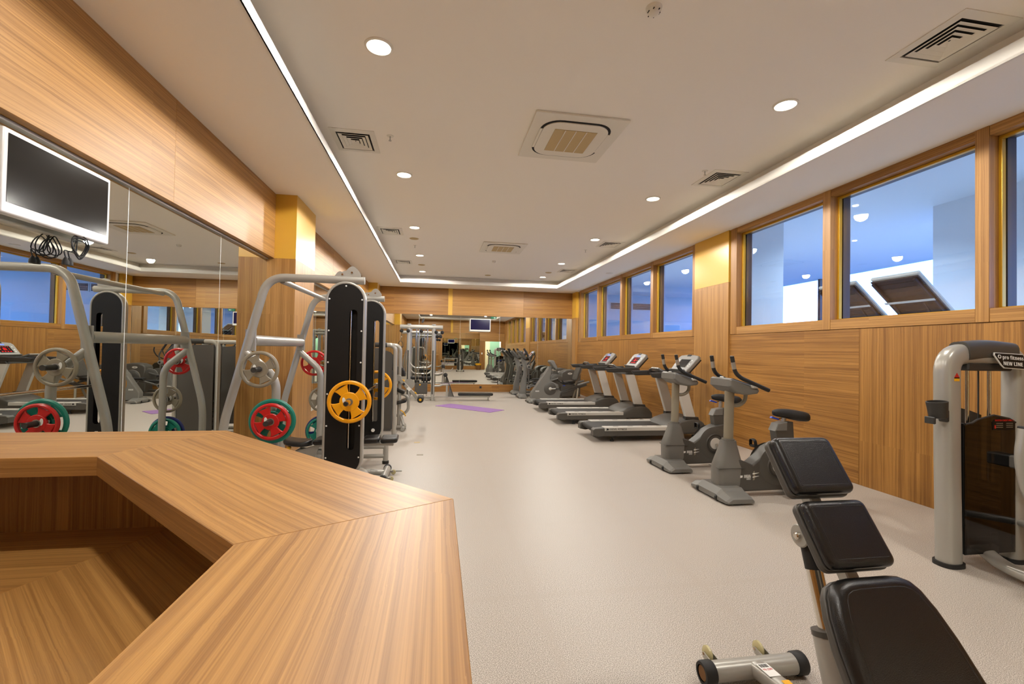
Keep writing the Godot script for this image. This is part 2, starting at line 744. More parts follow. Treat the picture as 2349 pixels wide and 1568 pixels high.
func build_room() -> void:
	var fl := struct("floor")
	block("vinyl_floor", V(-2.7, -0.12, ZB - 0.2), V(5.1, 0, ZF + 0.2), M.floor_vinyl, fl)
	# ceiling: upper field, lowered border with an upstand lip
	var ce := struct("ceiling")
	block("upper_ceiling", V(-2.7, YU, ZB - 0.2), V(5.2, YU + 0.15, ZF + 0.2), M.ceiling_paint, ce)
	var a := V(-1.243, 0, -14.8)
	var b := V(3.94, 0, 0.3)
	block("border_slab", V(-2.7, YS, ZB - 0.2), V(a.x, YS + 0.02, ZF + 0.2), M.ceiling_paint, ce)
	block("border_slab", V(b.x, YS, ZB - 0.2), V(5.2, YS + 0.02, ZF + 0.2), M.ceiling_paint, ce)
	block("border_slab", V(a.x, YS, ZB - 0.2), V(b.x, YS + 0.02, a.z), M.ceiling_paint, ce)
	block("border_slab", V(a.x, YS, b.z), V(b.x, YS + 0.02, ZF + 0.2), M.ceiling_paint, ce)
	var lt := 0.018
	var lh := 3.723
	block("border_lip", V(a.x - lt, YS, a.z - lt), V(a.x, lh, b.z + lt), M.lip_paint, ce)
	block("border_lip", V(b.x, YS, a.z - lt), V(b.x + lt, lh, b.z + lt), M.lip_paint, ce)
	block("border_lip", V(a.x, YS, a.z - lt), V(b.x, lh, a.z), M.lip_paint, ce)
	block("border_lip", V(a.x, YS, b.z), V(b.x, lh, b.z + lt), M.lip_paint, ce)
	var rc := 0.13
	block("cove_back", V(a.x - rc - 0.05, YS + 0.02, a.z - rc), V(a.x - rc, YU, b.z + rc), M.ceiling_paint, ce)
	block("cove_back", V(b.x + rc, YS + 0.02, a.z - rc), V(b.x + rc + 0.05, YU, b.z + rc), M.ceiling_paint, ce)
	block("cove_back", V(a.x - rc, YS + 0.02, a.z - rc - 0.05), V(b.x + rc, YU, a.z - rc), M.ceiling_paint, ce)
	block("cove_back", V(a.x - rc, YS + 0.02, b.z + rc), V(b.x + rc, YU, b.z + rc + 0.05), M.ceiling_paint, ce)

	# left wall: shell, timber header, skirting, pillars
	var wl := struct("wall_left")
	block("wall_shell", V(-2.6, 0, ZB - 0.2), V(-2.4, YU, ZF + 0.2), M.ceiling_paint, wl)
	for s in [[ZF, -1.35], [-1.35, -4.283], [-4.283, -6.70], [-7.67, -10.207], [-10.207, -12.74], [-12.74, -15.2]]:
		board("header_panel", V(-2.4, YH, s[0] - 0.001), V(XL, YS, s[1] + 0.001), 2, wl)
		board("skirting_panel", V(-2.4, 0, s[0] - 0.001), V(XM - 0.002, 0.264, s[1] + 0.001), 2, wl)
	for z in [[-6.70, -7.67], [-15.2, ZB]]:
		var p := Node3D.new()
		p.name = "pillar"
		wl.add_child(p, true)
		board("pillar_cladding", V(-2.4, 0, z[0]), V(-1.99, 2.715, z[1]), 1, p, 1)
		block("gold_panel", V(-2.399, 2.7155, z[0] - 0.001), V(-1.991, YS, z[1] + 0.001), M.gold_paint, p)

	# mirrors on the left in two bays
	for bay in [[-6.70, [ZF, 0.572, -0.908, -2.388, -3.868, -5.352, -6.70], "large wall mirror in panels behind the plate-loaded rack and the wall television"], [-15.2, [-7.67, -9.15, -10.63, -12.11, -13.6, -15.2], "wall mirror in panels beyond the gold-topped pillar"]]:
		var t := thing("wall_mirror", bay[2], "mirror", V(XM, 0.264, bay[0]))
		var e: Array = bay[1]
		for k in e.size() - 1:
			obj("mirror_panel", MB.new().box(V(-0.004, (YH - 0.018) / 2 - 0.132, (e[k] + e[k + 1]) / 2 - bay[0]), V(0.008, YH - 0.264 - 0.018, absf(e[k] - e[k + 1]) - 0.006)), M.mirror, t)
			if k > 0:
				obj("panel_edge", MB.new().box(V(-0.004, (YH - 0.018) / 2 - 0.132, e[k] - bay[0]), V(0.008, YH - 0.264 - 0.02, 0.006)), M.mirror_edge, t)
		obj("top_channel", MB.new().box(V(0.008, YH - 0.264 - 0.012, (e[0] + e[e.size() - 1]) / 2 - bay[0]), V(0.03, 0.022, absf(e[0] - e[e.size() - 1]) - 0.05), 0.003), M.satin_steel, t)

	# back wall
	var wb := struct("wall_back")
	block("wall_shell", V(-2.6, 0, ZB - 0.2), V(5.2, YU, ZB - 0.04), M.ceiling_paint, wb)
	board("header_panel", V(-1.99, 2.678, ZB - 0.04), V(0.322, YS, ZB), 0, wb)
	block("gold_strip", V(0.3225, 2.678, ZB - 0.04), V(0.468, YS, ZB + 0.002), M.gold_paint, wb)
	board("header_panel", V(0.4685, 2.678, ZB - 0.04), V(3.0, YS, ZB), 0, wb)
	board("header_panel", V(3.001, 2.678, ZB - 0.04), V(4.82, YS, ZB), 0, wb)
	board("skirting_panel", V(-1.99, 0, ZB - 0.04), V(1.9, 0.264, ZB), 0, wb)
	board("skirting_panel", V(1.901, 0, ZB - 0.04), V(4.82, 0.264, ZB), 0, wb)
	var p := Node3D.new()
	p.name = "pillar"
	wb.add_child(p, true)
	board("pillar_cladding", V(4.82, 0, ZB), V(4.93, 2.69, ZB + 0.45), 1, p, 1)
	block("gold_panel", V(4.82, 2.6905, ZB), V(4.93, YS, ZB + 0.45), M.gold_paint, p)
	var t := thing("wall_mirror", "end wall mirror in panels under the timber header with the gold strip", "mirror", V(-1.99, 0.264, ZB - 0.02))
	var e := [-1.99, -0.66, 0.758, 2.152, 3.55, 4.82]
	for k in e.size() - 1:
		obj("mirror_panel", MB.new().box(V((e[k] + e[k + 1]) / 2 + 1.99, 1.205, 0.0), V(e[k + 1] - e[k] - 0.004, 2.409, 0.008)), M.mirror, t)
		if k > 0:
			obj("panel_edge", MB.new().box(V(e[k] + 1.99, 1.205, -0.001), V(0.004, 2.409, 0.006)), M.mirror_edge, t)

	# wall behind the camera, with a mirror and an open doorway that the end mirror shows
	var wf := struct("wall_front")
	var dx := [3.45, 4.65]
	block("wall_shell", V(-2.6, 0, ZF + 0.04), V(dx[0] - 0.06, YU, ZF + 0.2), M.ceiling_paint, wf)
	block("wall_shell", V(dx[1] + 0.06, 0, ZF + 0.04), V(5.2, YU, ZF + 0.2), M.ceiling_paint, wf)
	block("wall_shell", V(dx[0] - 0.06, 2.16, ZF + 0.04), V(dx[1] + 0.06, YU, ZF + 0.2), M.ceiling_paint, wf)
	for s in [[-2.4, 0.3, 0.0, 2.69, 1], [3.05, 3.39, 0.0, 2.16, 1], [4.711, 4.9, 0.0, 2.16, 1], [3.05, 4.9, 2.161, 2.69, 0], [-2.4, -0.6, 2.691, YS, 0], [-0.599, 0.9, 2.691, YS, 0], [1.051, 2.9, 2.691, YS, 0], [2.901, 4.9, 2.691, YS, 0], [0.301, 3.049, 0.0, 0.27, 0]]:
		board("wall_panel", V(s[0], s[2], ZF), V(s[1], s[3], ZF + 0.04), s[4], wf)
	block("gold_strip", V(0.9, 2.691, ZF - 0.002), V(1.05, YS, ZF + 0.04), M.gold_paint, wf)
	var tm := thing("wall_mirror", "mirror in two panels on the timber wall facing the gym's end mirror", "mirror", V(0.3, 0.27, ZF + 0.01))
	for k in 2:
		obj("mirror_panel", MB.new().box(V(0.69 + k * 1.37, 1.21, 0.0), V(1.366, 2.42, 0.008)), M.mirror, tm)
	var dr := struct("door_1")
	for s in [[dx[0] - 0.06, dx[0]], [dx[1], dx[1] + 0.06]]:
		board("door_jamb", V(s[0], 0, ZF - 0.01), V(s[1], 2.16, ZF + 0.2), 1, dr)
	board("door_head", V(dx[0], 2.1, ZF - 0.01), V(dx[1], 2.16, ZF + 0.2), 0, dr)
	block("door_leaf", V(dx[0], 0.01, ZF + 0.21), V(dx[0] + 0.045, 2.09, ZF + 0.9), M.door_cream, dr)
	# the passage behind the doorway
	var ps := struct("wall_passage")
	block("passage_back", V(3.0, 0, 4.2), V(4.1, 2.6, 4.3), M.door_cream, ps)
	block("passage_back", V(4.1, 0, 4.2), V(5.4, 2.6, 4.3), M.door_teal, ps)
	block("passage_side", V(2.9, 0, ZF + 0.2), V(3.0, 2.6, 4.3), M.door_cream, ps)
	block("passage_side", V(5.4, 0, ZF + 0.2), V(5.5, 2.6, 4.3), M.door_teal, ps)
	block("passage_ceiling", V(2.9, 2.6, ZF + 0.2), V(5.5, 2.7, 4.3), M.ceiling_paint, ps)
	block("passage_floor", V(2.9, -0.12, ZF + 0.2), V(5.5, 0, 4.3), M.floor_vinyl, ps)
	block("passage_front", V(2.9, 2.3, ZF + 0.2), V(5.5, 2.6, ZF + 0.22), M.ceiling_paint, ps)
	block("passage_front", V(4.75, 0, ZF + 0.2), V(5.5, 2.3, ZF + 0.22), M.ceiling_paint, ps)
	downlight(V(4.1, 2.6, 3.0), "round recessed downlight in the passage behind the open doorway", 5.0, "")

	# right wall: panelled dado, pillar, head
	var wr := struct("wall_right")
	block("wall_shell", V(XR + 0.06, 0, ZB - 0.2), V(XR + 0.28, 1.9, ZF + 0.2), M.ceiling_paint, wr)
	block("wall_shell", V(XR + 0.06, 3.56, ZB - 0.2), V(XR + 0.28, YU, ZF + 0.2), M.ceiling_paint, wr)
	block("wall_shell", V(XR + 0.06, 1.9, ZB - 0.2), V(XR + 0.28, 3.56, -15.28), M.ceiling_paint, wr)
	block("wall_shell", V(XR + 0.06, 1.9, -7.98), V(XR + 0.28, 3.56, -6.95), M.ceiling_paint, wr)
	block("wall_shell", V(XR + 0.06, 1.9, 0.1), V(XR + 0.28, 3.56, ZF + 0.2), M.ceiling_paint, wr)
	for s in [[-15.48, -12.975, 2], [-12.975, -10.521, 1], [-10.521, -8.0, 2], [-6.97, -4.576, 2], [-4.576, -2.15, 1], [-2.15, 0.1, 2], [0.1, ZF, 1]]:
		board("wall_panel", V(XR, 0, s[0] + 0.001), V(XR + 0.06, 1.826, s[1] - 0.001), s[2], wr)
	board("wall_panel", V(XR, 1.827, 0.1), V(XR + 0.06, YS, ZF), 1, wr)
	var pl := Node3D.new()
	pl.name = "pillar"
	wr.add_child(pl, true)
	board("pillar_cladding", V(XR - 0.03, 0, -8.0), V(XR + 0.06, 2.725, -6.97), 1, pl, 1)
	block("gold_panel", V(XR - 0.03, 2.7255, -8.0), V(XR + 0.06, YS, -6.97), M.gold_paint, pl)

func build_windows() -> void:
	var posts := [[-15.27, -15.06], [-13.47, -13.355], [-11.66, -11.545], [-9.87, -9.755], [-8.11, -8.0], [], [-6.94, -6.79], [-5.086, -4.97], [-3.409, -3.30], [-1.73, -1.62], [-0.03, 0.1]]
	var tr := struct("trim_1")
	for k in posts.size():
		var a: Array = posts[k]
		if a.is_empty():
			continue
		board("window_post", V(XR - 0.012, 1.83, a[0]), V(XR + 0.14, YS, a[1]), 1, tr)
		if k + 1 < posts.size() and not (posts[k + 1] as Array).is_empty():
			var c: Array = posts[k + 1]
			board("window_sill", V(XR - 0.008, 1.83, a[1] + 0.001), V(XR + 0.14, 1.952, c[0] - 0.001), 2, tr)
			board("window_head", V(XR - 0.006, 3.52, a[1] + 0.001), V(XR + 0.14, YS, c[0] - 0.001), 2, tr)
	var num := 1
	for k in posts.size() - 1:
		var a: Array = posts[k]
		var c: Array = posts[k + 1]
		if a.is_empty() or c.is_empty():
			continue
		var w := struct("window_%d" % num)
		num += 1
		var z0: float = a[1]
		var z1: float = c[0]
		var g := 0.028
		block("gold_bead", V(XR + 0.09, 1.953, z0 + 0.001), V(XR + 0.135, 1.953 + 0.014, z1 - 0.001), M.gold_trim, w, 0.003)
		block("gold_bead", V(XR + 0.09, 3.519 - g, z0 + 0.001), V(XR + 0.135, 3.519, z1 - 0.001), M.gold_trim, w, 0.003)
		block("gold_bead", V(XR + 0.09, 1.967, z0 + 0.001), V(XR + 0.135, 3.519 - g, z0 + g), M.gold_trim, w, 0.003)
		block("gold_bead", V(XR + 0.09, 1.967, z1 - g), V(XR + 0.135, 3.519 - g, z1 - 0.001), M.gold_trim, w, 0.003)
		block("glass_pane", V(XR + 0.141, 1.94, z0 - 0.02), V(XR + 0.147, 3.53, z1 + 0.02), M.window_glass, w)
		block("outer_frame", V(XR + 0.15, 1.9, z0 - 0.03), V(XR + 0.25, 3.56, z0 + 0.03), M.bronze_mullion, w)
		block("outer_frame", V(XR + 0.15, 1.9, z1 - 0.03), V(XR + 0.25, 3.56, z1 + 0.03), M.bronze_mullion, w)
		block("outer_frame", V(XR + 0.15, 3.51, z0 + 0.03), V(XR + 0.25, 3.56, z1 - 0.03), M.bronze_mullion, w)

func build_pool_hall() -> void:
	# the pool hall beyond the windows: raised floor, white walls, glazed to the dusk sky
	var ph := struct("wall_pool_hall")
	var x0 := XR + 0.29
	block("hall_floor", V(x0, 1.35, -21), V(13.9, 1.5, 6), M.pool_floor, ph)
	block("hall_ceiling", V(x0 - 0.3, 4.3, -21.2), V(13.9, 4.45, 6.2), M.pool_wall, ph)
	block("hall_end", V(x0 - 0.3, 1.35, -21.2), V(13.9, 4.3, -21), M.pool_wall, ph)
	block("hall_end", V(x0 - 0.3, 1.35, 6), V(13.9, 4.3, 6.2), M.pool_wall, ph)
	block("hall_side", V(x0 - 0.3, YU, -21), V(x0, 4.3, 6), M.pool_wall, ph)
	block("hall_side", V(x0 - 0.3, 1.35, -21), V(x0, 4.3, ZB - 0.2), M.pool_wall, ph)
	block("hall_side", V(x0 - 0.3, 1.35, ZF + 0.2), V(x0, 4.3, 6), M.pool_wall, ph)
	block("hall_column", V(6.1, 1.5, -8.94), V(6.9, 4.3, -8.14), M.pool_wall, ph)
	block("hall_column", V(9.0, 1.5, -6.95), V(9.9, 4.3, -5.2), M.pool_wall, ph)
	# low wall under the glazing and the end panels, then the glazing bars
	block("facade_base", V(13.7, 1.35, -21), V(13.9, 1.75, 6), M.pool_wall, ph)
	for z in [-21.0, -14.5, -8.0, -1.5, 5.0]:
		block("facade_bar", V(13.72, 1.75, z), V(13.85, 4.3, z + 0.1), M.bronze_mullion, ph)
	var vg := thing("wall_vent", "long dark louvred air grille high on the pool hall's end wall", "vent", V(9.4, 3.75, -20.99))
	for k in 2:
		obj("vent_frame", MB.new().box(V(k * 1.15 - 0.58, 0, 0.01), V(1.12, 0.36, 0.02)), M.sticker_white, vg)
		for j in 7:
			obj("slat", MB.new().box(V(k * 1.15 - 0.58, -0.13 + j * 0.043, 0.026), V(1.04, 0.03, 0.012)), M.vent_dark, vg)
	for s in [[-5.18, "wooden slatted sun lounger with raised back beside the wide pool hall column"], [-6.07, "wooden slatted sun lounger with raised back nearer the narrow pool hall column"]]:
		var t := thing("sun_lounger", s[1], "sun lounger", V(6.53, 1.5, s[0]), 0.0, "loungers behind the gym windows")
		var f := fr(V(0.12, 0.53, 0), V(-0.65, 0.58, 0), V(0, 0, 1))   # x up the back, y across
		for k in 9:
			obj("slat", MB.new().box(V(0.07 + k * 0.085, 0, 0), V(0.078, 0.64, 0.018), 0.003, f), M.lounger_wood, t)
		for q in [-0.28, 0.28]:
			obj("back_rail", MB.new().box(V(0.38, q, -0.03), V(0.78, 0.035, 0.04), 0.004, f), M.lounger_wood, t)
			obj("prop", MB.new().tube([V(-0.22, 0.72, q * 0.7), V(0.1, 0.36, q * 0.7)], 0.014, 8), M.lounger_wood, t)
			obj("seat_rail", MB.new().box(V(0.72, 0.43, q * 1.1), V(1.3, 0.06, 0.04), 0.004), M.lounger_wood, t)
			for u in [0.14, 1.3]:
				obj("leg", MB.new().box(V(u, 0.2, q * 1.1), V(0.05, 0.4, 0.045)), M.lounger_wood, t)
		obj("seat_board", MB.new().box(V(0.74, 0.47, 0), V(1.24, 0.02, 0.6)), M.lounger_wood, t)
		obj("cushion", MB.new().box(V(0.4, 0, 0.045), V(0.84, 0.66, 0.05), 0.015, f), M.lounger_cloth, t)
		obj("strap", MB.new().box(V(0.4, 0, -0.056), V(0.035, 0.66, 0.006), 0.001, f), M.lounger_cloth, t)
	for s in [[7.6, -7.2], [7.6, -4.4], [9.9, -9.4], [9.9, -6.6], [9.9, -3.8], [12.0, -8.5], [12.0, -5.0], [7.6, -11.5], [7.6, -15.0]]:
		var t := thing("pool_downlight", "small cool white downlight in the pool hall ceiling", "lamp", V(s[0], 4.3, s[1]), 0.0, "pool hall downlights")
		obj("lens", MB.new().lathe(puck(0.045, 0.012, 0.002), 16, Transform3D(Basis(), V(0, -0.004, 0))), M.lamp_lens, t)
		var l := SpotLight3D.new()
		l.name = "light"
		l.light_color = Color(0.74, 0.86, 1.0)
		l.light_energy = 6.5
		l.spot_angle = 70
		l.spot_range = 12
		l.spot_attenuation = 2
		l.light_size = 0.07
		l.shadow_enabled = true
		t.add_child(l)
		l.position = V(0, -0.03, 0)
		l.rotation.x = -PI / 2

# ------------------------------------------------------------------ ceiling
func downlight(at: Vector3, label: String, energy: float, group := "round downlights of the gym ceiling") -> Node3D:
	var t := thing("downlight", label, "lamp", at, 0.0, group)
	obj("trim_ring", MB.new().lathe([Vector2(0.092, -0.001), Vector2(0.092, -0.012), Vector2(0.108, -0.008), Vector2(0.11, 0.0)], 28), M.fitting_white, t)
	obj("lens", MB.new().lathe([Vector2(0, -0.006), Vector2(0.092, -0.004), Vector2(0.092, 0.0), Vector2(0, 0.0)], 28), M.lamp_lens, t)
	var l := SpotLight3D.new()
	l.name = "light"
	l.light_color = LAMP_COLOR
	l.light_energy = energy
	l.spot_angle = 88
	l.spot_angle_attenuation = 0.1
	l.spot_range = 25
	l.spot_attenuation = 2
	l.light_size = 0.09
	l.shadow_enabled = true
	t.add_child(l)
	l.position = V(0, -0.02, 0)
	l.rotation.x = -PI / 2
	return t

func build_ceiling_fittings() -> void:
	for s in [[-0.505, -0.95, "above the inner corner of the reception counter"], [-0.505, -3.61, "between the counter and the smith machine"], [-0.503, -6.24, "above the smith machine tower beside the pillar"], [-0.5, -8.93, "above the leg curl machine"], [-0.504, -11.59, "above the mirror-side end of the purple mat"], [-0.52, -14.01, "above the cable machine"], [3.18, -1.05, "between incline bench and window wall"], [3.174, -3.734, "above the low-saddled upright bike"], [3.191, -6.414, "above the gap between bikes and treadmills"], [3.206, -9.033, "above the middle treadmill"], [3.231, -11.732, "above the treadmill beside the recumbent bike"], [3.258, -14.048, "above the elliptical trainers"]]:
		downlight(V(s[0], YU, s[1]), "round glowing ceiling downlight " + s[2], LAMP_ENERGY)
	for s in [[-0.975, -5.33, "smith machine"], [-0.994, -9.34, "leg curl machine"], [-0.991, -12.6, "cable machine"], [3.681, -5.5, "upright bikes"], [3.69, -2.74, "chest press machine"], [3.67, -9.37, "treadmills"], [3.69, -12.76, "recumbent bike"]]:
		var t := thing("air_diffuser", "square stepped air diffuser in the ceiling above the " + s[2], "vent", V(s[0], YU, s[1]), 0.0, "square ceiling diffusers")
		var sc := Transform3D(Basis.from_scale(V(0.95, 1, 1.12)), Vector3.ZERO)
		var q := sqrt(2.0)
		obj("frame", MB.new().lathe([Vector2(0.19 * q, 0.0), Vector2(0.19 * q, -0.012), Vector2(0.25 * q, -0.006), Vector2(0.25 * q, 0.0)], 4, sc, PI / 4, true), M.fitting_white, t)
		obj("dark_core", MB.new().box(V(0, -0.0012, 0), V(0.365, 0.002, 0.425)), M.vent_dark, t)
		for k in 4:
			var o := (0.17 - k * 0.042) * q
			obj("louvre", MB.new().lathe([Vector2(o, -0.016), Vector2(o - 0.034 * q, -0.003), Vector2(o - 0.037 * q, -0.003), Vector2(o - 0.004 * q, -0.018), Vector2(o, -0.016)], 4, sc, PI / 4, true), M.fitting_white, t)
	for s in [[V(1.39, YU, -4.79), "ceiling cassette air conditioner with dark slots nearest the smoke alarm"], [V(1.42, YU, -10.26), "ceiling cassette air conditioner towards the far end of the gym"]]:
		var t := thing("ceiling_cassette", s[1], "air conditioner", s[0])
		var dn := fr(Vector3.ZERO, V(1, 0, 0), V(0, 0, 1))   # local z points down
		obj("panel", MB.new().prism(rrect(0.98, 1.04, 0.02), 0.0, 0.022, dn, 0.006, 2), M.fitting_white, t)
		obj("air_slot", MB.new().prism(rrect(0.76, 0.82, 0.2, 8), 0.022, 0.025, dn), M.vent_dark, t)
		obj("inner_cover", MB.new().prism(rrect(0.71, 0.77, 0.18, 8), 0.025, 0.036, dn, 0.004, 2), M.fitting_white, t)
		for k in 4:
			var a := PI / 2 * k
			var w := 0.36 if k % 2 == 0 else 0.335
			obj("flap", MB.new().box(V(cos(a) * w * 1.03, -0.029, sin(a) * w * 1.1), V(0.4 if k % 2 == 1 else 0.028, 0.007, 0.44 if k % 2 == 0 else 0.028), 0.003), M.fitting_white, t)
		obj("grille", MB.new().box(V(0, -0.038, 0), V(0.46, 0.006, 0.5)), M.grille_tan, t)
		for k in 3:
			obj("grille_bar", MB.new().box(V(-0.115 + k * 0.115, -0.0425, 0), V(0.009, 0.004, 0.5)), M.fitting_white, t)
	for s in [[V(1.405, YU, -2.847), "white round smoke alarm beside the nearest ceiling cassette"], [V(1.413, YU, -11.84), "white round smoke alarm beyond the far ceiling cassette"]]:
		var t := thing("smoke_alarm", s[1], "smoke alarm", s[0])
		obj("base", MB.new().lathe([Vector2(0, -0.018), Vector2(0.05, -0.018), Vector2(0.055, 0.0)], 24), M.fitting_white, t)
		obj("chamber", MB.new().lathe([Vector2(0, -0.05), Vector2(0.022, -0.05), Vector2(0.036, -0.04), Vector2(0.042, -0.018)], 24), M.fitting_white, t)
		for k in 6:
			var a := TAU * k / 6
			obj("slit", MB.new().box(V(cos(a) * 0.039, -0.032, sin(a) * 0.039), V(0.006, 0.004, 0.024), 0.0, Transform3D(Basis(), Vector3.ZERO)), M.vent_dark, t)
	for q in [[V(-0.574, YU, -5.13), "smith machine"], [V(3.346, YU, -5.3), "upright bikes"], [V(3.33, YU, -10.02), "treadmills"], [V(-0.57, YU, -10.5), "floor between leg curl and cable machines"]]:
		var s: Vector3 = q[0]
		var t := thing("sprinkler", "small sprinkler head hanging from the ceiling above the " + q[1], "sprinkler", s, 0.0, "ceiling sprinklers")
		obj("rosette", MB.new().lathe([Vector2(0, -0.006), Vector2(0.036, -0.004), Vector2(0.038, 0.0)], 18), M.fitting_white, t)
		obj("head", MB.new().lathe([Vector2(0, -0.055), Vector2(0.016, -0.055), Vector2(0.016, -0.051), Vector2(0.005, -0.05), Vector2(0.006, -0.006)], 12), M.satin_steel, t)
	for q in [[V(-0.507, YU, -12.92), "by the cable machine's diffuser"], [V(1.508, YU, -14.19), "in front of the end television"], [V(3.237, YU, -13.21), "above the recumbent bike and ellipticals"], [V(-0.555, YU, -9.86), "by the leg curl machine's diffuser"]]:
		var s: Vector3 = q[0]
		tag(obj("ceiling_speaker", MB.new().lathe([Vector2(0, -0.012), Vector2(0.085, -0.01), Vector2(0.1, 0.0)], 24, Transform3D(Basis(), s)), M.grille_tan, self), "round flush speaker grille in the upper ceiling " + q[1], "speaker", "ceiling speakers")
	tag(obj("ceiling_speaker", MB.new().lathe([Vector2(0, -0.014), Vector2(0.085, -0.012), Vector2(0.1, 0.0)], 24, Transform3D(Basis(), V(4.5, YS, -11.5))), M.fitting_white, self), "round flush speaker in the lowered ceiling border above the far windows", "speaker")

# ------------------------------------------------------------------ reception counter
func strip(called: String, pts: Array, along: Vector2, y0: float, y1: float, parent: Node3D, k: int, bev := 0.0015) -> void:
	# pts are (x, z); the grain runs along `along`
	var x := V(along.x, 0, along.y).normalized()
	var f := Transform3D(Basis(x, Vector3.UP.cross(x) * -1.0, Vector3.UP), V(pts[0][0], 0, pts[0][1]))
	# local z is up; local y completes the frame
	f.basis = Basis(x, Vector3.UP.cross(x), Vector3.UP)
	var inv := f.affine_inverse()
	var poly := PackedVector2Array()
	for a in pts:
		var q := inv * V(a[0], 0, a[1])
		poly.append(Vector2(q.x, q.y))
	obj(called, MB.new().prism(poly, y0, y1, f, bev, 1, 0.9, roff()), wood(k), parent)

func build_counter() -> void:
	var t := thing("reception_counter", "long angled timber reception counter with a lower desk inside", "counter", Vector3.ZERO)
	var B := Vector2(-0.964, -2.300)
	var b := Vector2(-1.170, -1.800)
	var C := Vector2(0.049, -1.221)
	var c := Vector2(-0.397, -0.989)
	var at := func(f: float) -> Array:
		# the four corners of the bent line at share f of the top's width
		var p := B.lerp(b, f)
		var q := C.lerp(c, f)
		return [Vector2(-2.33, p.y), p, q, Vector2(q.x, 0.62)]
	var dirs := [Vector2(1, 0), (C - B).normalized(), Vector2(0, 1)]
	var o: Array = at.call(0.0)
	var n: Array = at.call(1.0)
	for k in 3:
		strip("counter_top", [[o[k].x, o[k].y], [o[k + 1].x, o[k + 1].y], [n[k + 1].x, n[k + 1].y], [n[k].x, n[k].y]], dirs[k], 1.033, 1.1, t, 1)
	var o2: Array = at.call(0.40)
	var o3: Array = at.call(0.46)
	for k in 3:
		var q := [[o2[k].x, o2[k].y], [o2[k + 1].x, o2[k + 1].y], [o3[k + 1].x, o3[k + 1].y], [o3[k].x, o3[k].y]]
		riser("inner_panel", q, 0.75, 1.033, t)
	var e2: Array = at.call(0.08)
	var e3: Array = at.call(0.13)
	for k in 3:
		var q := [[e2[k].x, e2[k].y], [e2[k + 1].x, e2[k + 1].y], [e3[k + 1].x, e3[k + 1].y], [e3[k].x, e3[k].y]]
		riser("front_panel", q, 0.0, 1.033, t)
	var d2: Array = at.call(1.75)
	for k in 3:
		strip("desk_top", [[o2[k].x, o2[k].y], [o2[k + 1].x, o2[k + 1].y], [d2[k + 1].x, d2[k + 1].y], [d2[k].x, d2[k].y]], dirs[k], 0.72, 0.75, t, 1)
	for k in 3:
		var g0: Array = at.call(1.6)
		var g1: Array = at.call(1.64)
		if k == 1:
			riser("desk_panel", [[g0[k].x, g0[k].y], [g0[k + 1].x, g0[k + 1].y], [g1[k + 1].x, g1[k + 1].y], [g1[k].x, g1[k].y]], 0.0, 0.72, t)

# upright panel of constant plan with vertical grain
func riser(called: String, q: Array, y0: float, y1: float, parent: Node3D) -> void:
	var mb := MB.new()
	mb.begin()
	var p := []
	for a in q:
		p.append(V(a[0], 0, a[1]))
	var off := roff()
	for k in 4:
		var a: Vector3 = p[k]
		var c: Vector3 = p[(k + 1) % 4]
		var l := a.distance_to(c)
		mb.quad(a + V(0, y0, 0), a + V(0, y1, 0), c + V(0, y1, 0), c + V(0, y0, 0), off + Vector2(y0, 0), off + Vector2(y1, 0), off + Vector2(y1, l), off + Vector2(y0, l))
	mb.quad(p[0] + V(0, y1, 0), p[3] + V(0, y1, 0), p[2] + V(0, y1, 0), p[1] + V(0, y1, 0))
	mb.quad(p[0] + V(0, y0, 0), p[1] + V(0, y0, 0), p[2] + V(0, y0, 0), p[3] + V(0, y0, 0))
	mb.finish()
	obj(called, mb, wood(0), parent)

# ------------------------------------------------------------------ plates, rack and bench on the left
func plate_mesh(R: float, th: float) -> MB:
	# four-grip rubber plate lying in local x, y; axis local z
	var mb := MB.new()
	var f := Transform3D(Basis(V(1, 0, 0), V(0, 0, 1), V(0, -1, 0)), Vector3.ZERO)
	var b := 0.006
	var ri := R * 0.82
	mb.lathe([Vector2(ri, -th / 2 + b), Vector2(ri + b, -th / 2), Vector2(R - b * 2, -th / 2), Vector2(R, -th / 2 + b * 2), Vector2(R, th / 2 - b * 2), Vector2(R - b * 2, th / 2), Vector2(ri + b, th / 2), Vector2(ri, th / 2 - b), Vector2(ri, -th / 2 + b)], 40, f)
	var h := R * 0.45
	mb.lathe([Vector2(0.026, -th * 0.36), Vector2(h - b, -th * 0.36), Vector2(h, -th * 0.36 + b), Vector2(h, th * 0.36 - b), Vector2(h - b, th * 0.36), Vector2(0.026, th * 0.36), Vector2(0.026, -th * 0.36)], 24, f)
	for k in 4:
		var a := PI / 2 * k + 0.35
		var pts := PackedVector2Array()
		var inner := h * 0.9
		var outer := ri + 0.004
		for s in 7:      # flared web between the openings
			var u := s / 6.0
			var r := lerpf(inner, outer, u)
			var w := 0.63 - 0.07 * sin(PI * u) - 0.02 * u
			pts.append(Vector2(cos(a + w * 0.72), sin(a + w * 0.72)) * r)
		for s in 7:
			var u := 1.0 - s / 6.0
			var r := lerpf(inner, outer, u)
			var w := 0.63 - 0.07 * sin(PI * u) - 0.02 * u
			pts.append(Vector2(cos(a - w * 0.72), sin(a - w * 0.72)) * r)
		mb.prism(pts, -th * 0.28, th * 0.28, Transform3D(), 0.004)
	return mb

var plate_cache := {}

